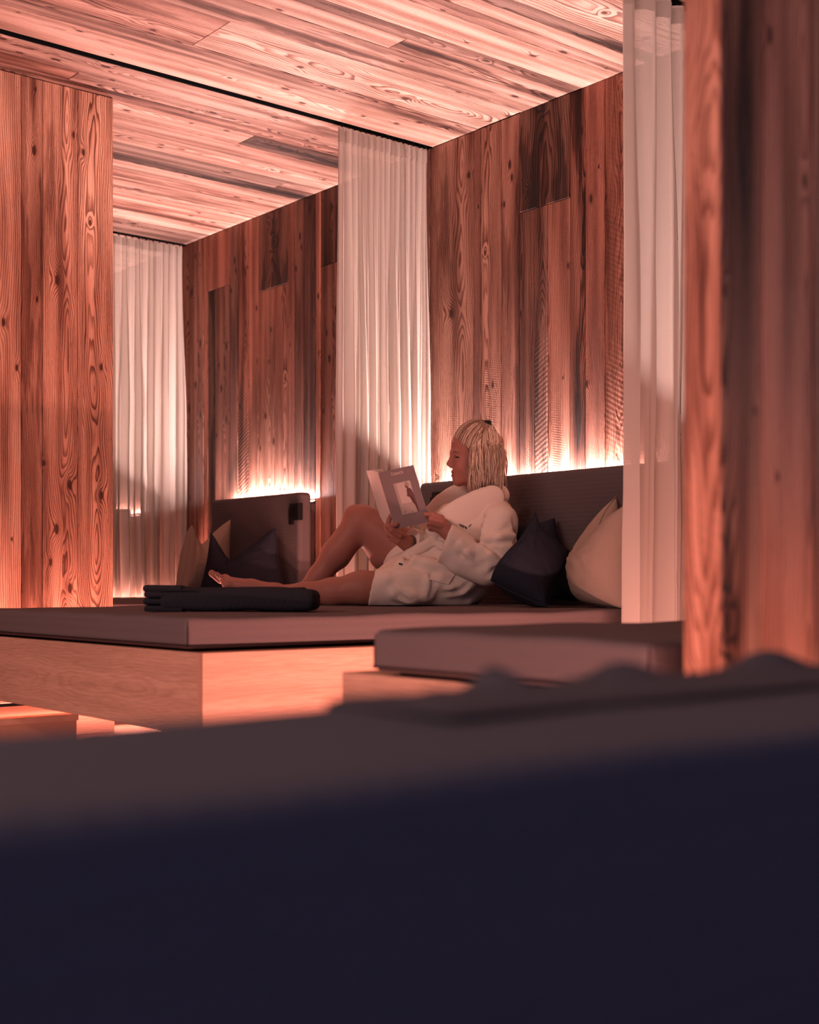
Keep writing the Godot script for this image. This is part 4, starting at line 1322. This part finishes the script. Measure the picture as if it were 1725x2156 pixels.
func _ready() -> void:
	rng.seed = 7
	# ---- camera, air, exposure
	var cam := Camera3D.new()
	cam.name = "camera"
	add_child(cam)
	var lens := CameraAttributesPhysical.new()
	lens.frustum_focal_length = 46.0
	lens.exposure_aperture = 2.9
	lens.frustum_focus_distance = 4.72
	lens.frustum_near = 0.05
	lens.frustum_far = 60.0
	cam.attributes = lens
	cam.projection = Camera3D.PROJECTION_FRUSTUM
	cam.near = 0.05
	cam.far = 60.0
	cam.size = 2.0 * 0.05 * 1078.0 / 2770.0
	cam.frustum_offset = Vector2(0, 0.05 * 147.0 / 2770.0)
	var yaw := deg_to_rad(YAW)
	cam.look_at_from_position(EYE, EYE + Vector3(-cos(yaw), 0, -sin(yaw)))
	cam.current = true
	var we := WorldEnvironment.new()
	we.name = "evening"
	var env := Environment.new()
	env.background_mode = Environment.BG_COLOR
	env.background_color = Color(0.17, 0.25, 0.38)      # dusk blue, bright enough to act as fill through the added windows
	env.background_energy_multiplier = 6.0
	env.tonemap_mode = Environment.TONE_MAPPER_LINEAR
	env.tonemap_exposure = 1.0
	env.sdfgi_enabled = true
	env.ssao_enabled = true
	env.ssil_enabled = true
	we.environment = env
	add_child(we)
	materials()
	M.brow = plain(Color(0.24, 0.14, 0.10), 0.8)

	# ---- light strips behind the headboards and under the beds, and unseen ones elsewhere
	var warm := Color(1, 0.85, 0.83)
	var coral := Color(1, 0.67, 0.61)
	var up := Vector3(0, 1, 0.35)
	strip("light_strip", "glowing light strip behind the headboard beside the woman", Vector3(-4.13, 0.925, 0.007), Vector3(-3.02, 0.925, 0.007), up, 6.0, warm)
	strip("light_strip", "glowing light strip behind the headboard with the dark cushion in the middle bay", Vector3(-5.76, 0.938, 0.007), Vector3(-5.03, 0.938, 0.007), up, 4.9, warm)
	strip("light_strip", "glowing light strip behind the farthest headboard, seen through the left curtain", Vector3(-7.9, 0.938, 0.007), Vector3(-6.75, 0.938, 0.007), up, 8.5, warm)
	strip("light_strip", "unseen light strip on the back wall beyond the right partition, lighting the right side", Vector3(-0.9, 0.925, 0.007), Vector3(0.6, 0.925, 0.007), up, 4.5, warm)  # out of view; placed to light the right partition and the foreground
	strip("floor_light_strip", "unseen coral light strip along the narrow bench, facing the woman's bed", Vector3(-2.0, 0.165, 0.4), Vector3(-2.0, 0.165, 1.95), Vector3(-1, 0.35, 0), 2.1, coral, 0.02, M.led_coral)  # unseen; set to light the bed side and the right curtain's foot
	strip("floor_light_strip", "coral light strip under the left side of the woman's bed", Vector3(-4.12, 0.165, 0.2), Vector3(-4.12, 0.165, 1.9), Vector3(-1, 0.6, 0), 1.45, coral, 0.02, M.led_coral)
	strip("floor_light_strip", "coral light strip under the right side of the bed in the middle bay", Vector3(-4.70, 0.165, 0.2), Vector3(-4.70, 0.165, 1.8), Vector3(1, -0.2, 0), 3.2, coral, 0.02, M.led_coral)
	strip("floor_light_strip", "unseen coral light strip under the near day bed in the foreground", Vector3(-0.72, 0.165, 1.9), Vector3(-0.72, 0.165, 4.2), Vector3(-1, 0.12, 0), 2.6, coral, 0.02, M.led_coral)  # out of view; set here to light bed fronts and the right partition's edge

	strip("floor_light_strip", "unseen coral light strip on the floor, lighting the left curtain from behind", Vector3(-6.36, 0.2, 0.05), Vector3(-6.36, 0.2, 1.2), Vector3(0.25, 1, 0), 4.0, coral, 0.02, M.led_coral)  # unseen; brightens the lower part of the left curtain
	strip("floor_light_strip", "unseen coral light strip on the floor, lighting the middle curtain from behind", Vector3(-4.34, 0.2, 0.03), Vector3(-4.34, 0.2, 0.6), Vector3(0.3, 1, 0), 3.0, coral, 0.02, M.led_coral)  # unseen; brightens the lower part of the middle curtain
	strip("unseen_light_strip", "unseen coral light strip high behind the camera, lighting the robe and bed fronts", Vector3(-3.4, 2.31, 5.4), Vector3(-0.3, 2.31, 5.4), Vector3(0, -0.5, -1), 8.5, Color(1, 0.79, 0.71), 0.02, M.led_coral)  # out of view; placed high to light robe, left partition and fronts

	# ---- room shell
	var floor_ := structure("floor", span(Vector3(-9.2, -0.15, -0.2), Vector3(2.4, -0.012, 5.7)), M.backing)
	var fx := -9.0
	while fx < 2.2:
		for seg in [[0.0, 2.3], [2.3, 5.5]]:
			part("floorboard", board(Vector3(fx, 0, seg[0]), Vector3.BACK, Vector3.RIGHT, Vector3.UP, seg[1] - seg[0], 0.16, 0.012, 10 + rng.randi_range(0, 1), rng.randf(), tone(rng.randf_range(.9, 1.0), .1, Color(.8, .66, .56))), M.floor, floor_)
		fx += 0.16
	var ceiling := structure("ceiling", span(Vector3(-9.2, CEIL + 0.05, -0.2), Vector3(2.4, CEIL + 0.2, 5.7)), M.backing)
	ceiling_boards(ceiling)
	var back := structure("wall_back", span(Vector3(-9.2, -0.01, -0.2), Vector3(2.4, CEIL + 0.06, -0.0125)), M.backing)
	wall_boards(back)
	structure("wall_left", span(Vector3(-9.2, -0.01, -0.01), Vector3(-9.0, CEIL + 0.06, 5.7)), M.backing)
	# the right wall, out of frame; its two windows are added for blue fill
	var wr := MB.new()
	for q in [[-0.01, 1.6, 0, 2.43], [3.4, 3.5, 0, 2.43], [5.3, 5.7, 0, 2.43], [1.6, 5.3, 0, 0.08], [1.6, 5.3, 2.3, 2.43]]:
		wr.rbox(Vector3(2.3, (q[2] + q[3]) / 2, (q[0] + q[1]) / 2), Vector3(0.2, q[3] - q[2], q[1] - q[0]), 0.001, 1)
	structure("wall_right", wr, M.backing)
	# the wall behind the camera; three windows added to let in dim blue fill
	var wf := MB.new()
	for q in [[-9.0, -3.4, 0, 2.43], [-1.6, -1.5, 0, 2.43], [0.3, 0.4, 0, 2.43], [-3.4, 2.2, 0, 0.08], [-3.4, 2.2, 2.3, 2.43]]:
		wf.rbox(Vector3((q[0] + q[1]) / 2, (q[2] + q[3]) / 2, 5.6), Vector3(q[1] - q[0], q[3] - q[2], 0.2), 0.001, 1)
	structure("wall_front", wf, M.backing)
	var glass := StandardMaterial3D.new()  # panes of the added fill windows
	glass.transparency = BaseMaterial3D.TRANSPARENCY_ALPHA
	glass.albedo_color = Color(1, 1, 1, 0.06)
	glass.roughness = 0.0
	for k in 3:
		var x0: float = [-3.4, -1.5, 0.4][k]
		var x1: float = [-1.6, 0.3, 2.2][k]
		var fr := MB.new()
		for q in [[x0, x0 + 0.05, 0.08, 2.3], [x1 - 0.05, x1, 0.08, 2.3], [x0, x1, 0.08, 0.13], [x0, x1, 2.25, 2.3]]:
			fr.rbox(Vector3((q[0] + q[1]) / 2, (q[2] + q[3]) / 2, 5.58), Vector3(q[1] - q[0], q[3] - q[2], 0.06), 0.003, 1)
		var wdw := structure("added_window_%d" % (k + 1), fr, M.deck_wood)
		part("pane", span(Vector3(x0 + 0.05, 0.13, 5.578), Vector3(x1 - 0.05, 2.25, 5.584), 0.0005), glass, wdw)
	for k in 2:
		var z0: float = [1.6, 3.5][k]
		var z1: float = [3.4, 5.3][k]
		var fr := MB.new()
		for q in [[z0, z0 + 0.05, 0.08, 2.3], [z1 - 0.05, z1, 0.08, 2.3], [z0, z1, 0.08, 0.13], [z0, z1, 2.25, 2.3]]:
			fr.rbox(Vector3(2.28, (q[2] + q[3]) / 2, (q[0] + q[1]) / 2), Vector3(0.06, q[3] - q[2], q[1] - q[0]), 0.003, 1)
		var wdw := structure("added_window_%d" % (k + 4), fr, M.deck_wood)
		part("pane", span(Vector3(2.278, 0.13, z0 + 0.05), Vector3(2.284, 2.25, z1 - 0.05), 0.0005), glass, wdw)
	# partitions that stand between the bays
	partition("wall_partition_left", -4.575, -4.508, 1.288, 2.11, [
		[1.288, 1.43, 1.18, .2, 4, .3, false], [1.43, 1.565, 1.1, .2, 0, .55, false], [1.565, 1.645, .85, .3, 8, .1, true], [1.645, 1.735, 1.18, .2, 1, .25, false], [1.735, 1.92, 1.1, .2, 1, .6, true], [1.92, 2.11, 1.0, .2, 7, .4, false]], [3, .2, .9, .3])
	partition("wall_partition_right", -1.159, -1.094, 0.35, 2.11, [
		[2.02, 2.11, 0.51, .1, 9, .2, false], [1.90, 2.02, 0.62, .3, 1, .4, true], [1.74, 1.90, 0.55, .2, 5, .3, false], [1.55, 1.74, 0.55, .2, 4, .1, false], [1.36, 1.55, 0.55, .2, 0, .1, false], [0.95, 1.11, 0.55, .2, 0, .3, false], [1.11, 1.36, 0.55, .2, 8, .1, false], [0.35, 0.55, 0.55, .2, 4, .6, false], [0.55, 0.75, 0.55, .2, 6, .1, false], [0.75, 0.95, 0.55, .2, 3, .1, false]], [2, .35, .88, .4])  # broad face toned darker than the edge; its shade is in the tints
	var bb := structure("pale_board_left", board(Vector3(-4.507, 0, 1.288), Vector3.BACK, Vector3.UP, Vector3.RIGHT, 0.33, 0.19, 0.012, 11, 0.2, tone(1.0, .1, Color(.85, .74, .68))), M.base_wood)  # pale smooth board at the foot of the left partition
	bb.position.x = 0.012

	# ---- curtain tracks in the ceiling grooves
	for q in [[-4.20, "black curtain track in the ceiling groove of the middle curtain"], [-2.66, "black curtain track in the ceiling above the right curtain"], [-6.2475, "black curtain track in the ceiling above the left curtain"]]:
		var t := thing("curtain_track", q[1], "curtain track", Vector3(q[0], CEIL + 0.02, 2.7), 0)
		part("channel", span(Vector3(-0.0195, 0.012, -2.7), Vector3(0.0195, 0.028, 2.7), 0.001), M.black, t)
		for s in [-1, 1]:
			part("lip", span(Vector3(0.0185 * s - 0.0012, -0.019, -2.7), Vector3(0.0185 * s + 0.0012, 0.013, 2.7), 0.0005), M.black, t)
	# ---- curtains
	curtain("pale linen curtain bunched behind the magazine, left of the woman", -4.20, 0.02, 0.47, 0.10, 16.0, 5, 0.026)
	curtain("pale sheer curtain at the right, half hidden by the near partition", -2.655, 0.03, 0.53, 0.10, 6.5, 11, 0.034)
	curtain("pale linen curtain far at the left, next to the left partition", -6.2475, 0.02, 0.62, 0.48, 15.0, 17, 0.026)

	# ---- beds
	day_bed("brown day bed in the middle on which the woman sits, corner toward camera", -4.15, -2.742, 0.12, 1.98, 0.0, 0.05, M.mattress, [-3.6, -3.0, 0.2, 1.2])
	day_bed("day bed at the far left behind the left partition, with the navy cushion on it", -6.2, -4.72, 0.12, 1.98, 0.0, 0.03, M.mattress, [-5.9, -5.2, 0.2, 1.0])
	day_bed("narrow padded bench at the right, in front of the sheer curtain", -1.865, -1.222, 0.12, 2.105, 0.105, 0.02, M.mattress, [-1.8, -1.35, 0.2, 1.9])
	day_bed("shaded padded bench out of focus across the foreground", -0.725, -0.44, 1.55, 4.7, 0.0, 0.0, M.mattress_shaded, [-0.66, -0.5, 1.7, 4.5], true)
	var st := thing("plinth_step", "low wooden step on the floor beside the left partition, seen under the bed", "step", Vector3(-4.30, 0, 1.96))
	part("tread", board(Vector3(-0.205, 0.119, -0.34), Vector3.BACK, Vector3.RIGHT, Vector3.UP, 0.80, 0.41, 0.02, 10, 0.5, tone(1.0, .1, Color(.82, .66, .57)), false, 0.0005), M.base_wood, st)
	part("riser", span(Vector3(-0.20, 0, -0.335), Vector3(0.202, 0.1, 0.455), 0.002), M.deck_wood, st)

	# ---- headboards
	headboard("dark padded headboard behind the woman's shoulders", -4.13, -2.80, 0.962, [-3.995, 0.872, "black reading lamp on the headboard, half hidden by the woman's collar"])
	headboard("grey padded headboard in the middle bay, with a black reading lamp", -5.775, -4.99, 0.972, [-5.01, 0.872, "black square reading lamp on the grey headboard left of the raised knee"])
	headboard("padded headboard in the farthest bay behind the left curtain", -7.9, -6.76, 0.972, [])

	# ---- cushions
	var near_dark := [Vector3(-3.184, 0.565, 0.593), Vector3(-2.991, 0.479, 0.531), Vector3(-3.155, 0.791, 0.416), Vector3(-3.105, 0.657, 0.292)]
	cushion("pillow", "dark pillow standing on its corner behind the woman's back", near_dark, 0.105, Vector3(-0.02, 0, 0.02), 0.0, 0.0, M.navy)
	cushion("pillow", "second dark pillow tucked between the dark pillow and the headboard", [Vector3(-3.372, 0.488, 0.302), Vector3(-3.192, 0.492, 0.177), Vector3(-3.436, 0.757, 0.253), Vector3(-3.327, 0.787, 0.152)], 0.08, Vector3.ZERO, 0.0, 0.0, M.navy)
	cushion("pillow", "large cream pillow folded against the right curtain", [Vector3(-3.064, 0.48, 0.178), Vector3(-2.735, 0.475, 0.439), Vector3(-3.052, 0.855, 0.132), Vector3(-2.73, 0.809, 0.433)], 0.085, Vector3(-0.055, 0, 0.06), 0.145, 0.0, M.light_linen)
	cushion("pillow", "cream pillow at the left end, partly behind the navy cushion", [Vector3(-5.496, 0.477, 0.468), Vector3(-5.447, 0.48, 0.202), Vector3(-5.539, 0.833, 0.362), Vector3(-5.491, 0.864, 0.177)], 0.095, Vector3(-0.02, 0, 0.05), 0.11, 0.15, M.light_linen)
	cushion("pillow", "navy cushion with a deep dent in its top edge, in front of the grey headboard", [Vector3(-5.261, 0.48, 0.497), Vector3(-4.982, 0.48, 0.186), Vector3(-5.264, 0.796, 0.421), Vector3(-5.084, 0.812, 0.185)], 0.075, Vector3.ZERO, 0.15, -0.44, M.navy)

	# ---- what lies on the beds
	blanket_roll()
	throw_blanket()
	# ---- the reader
	reader()
	magazine()

func throw_blanket() -> void:
	# a dark throw, rumpled along the near edge of the foreground bed
	var t := thing("throw_blanket", "dark rumpled throw along the edge of the foreground bed, out of focus", "blanket", Vector3(-0.62, BED, 2.7))
	var rows := []
	var nn := FastNoiseLite.new(); nn.seed = 4; nn.frequency = 1.0
	for j in 61:
		var row := []
		var z := lerpf(2.36, 3.02, j / 60.0)
		for i in 15:
			var s := i / 14.0
			var x := lerpf(-0.731, -0.60, s)
			var y := 0.004 + 0.002 * nn.get_noise_2d(x * 20.0, z * 20.0)
			for b in [[2.877, 0.016, 0.016], [2.736, 0.014, 0.035], [2.545, 0.017, 0.04]]:
				y += b[1] * exp(-pow((z - b[0]) / b[2], 2) * 1.4) * exp(-pow((x + 0.71) / 0.03, 2))
			if i == 0: y = -0.05
			if i == 0: x += 0.004
			if i == 14 or j == 0 or j == 60: y = 0.0006
			row.append(Vector3(x + 0.62, y, z - 2.7))
		rows.append(row)
	var mb := MB.new()
	mb.grid(rows, false, true)
	part("cloth", mb, M.throw_cloth, t)
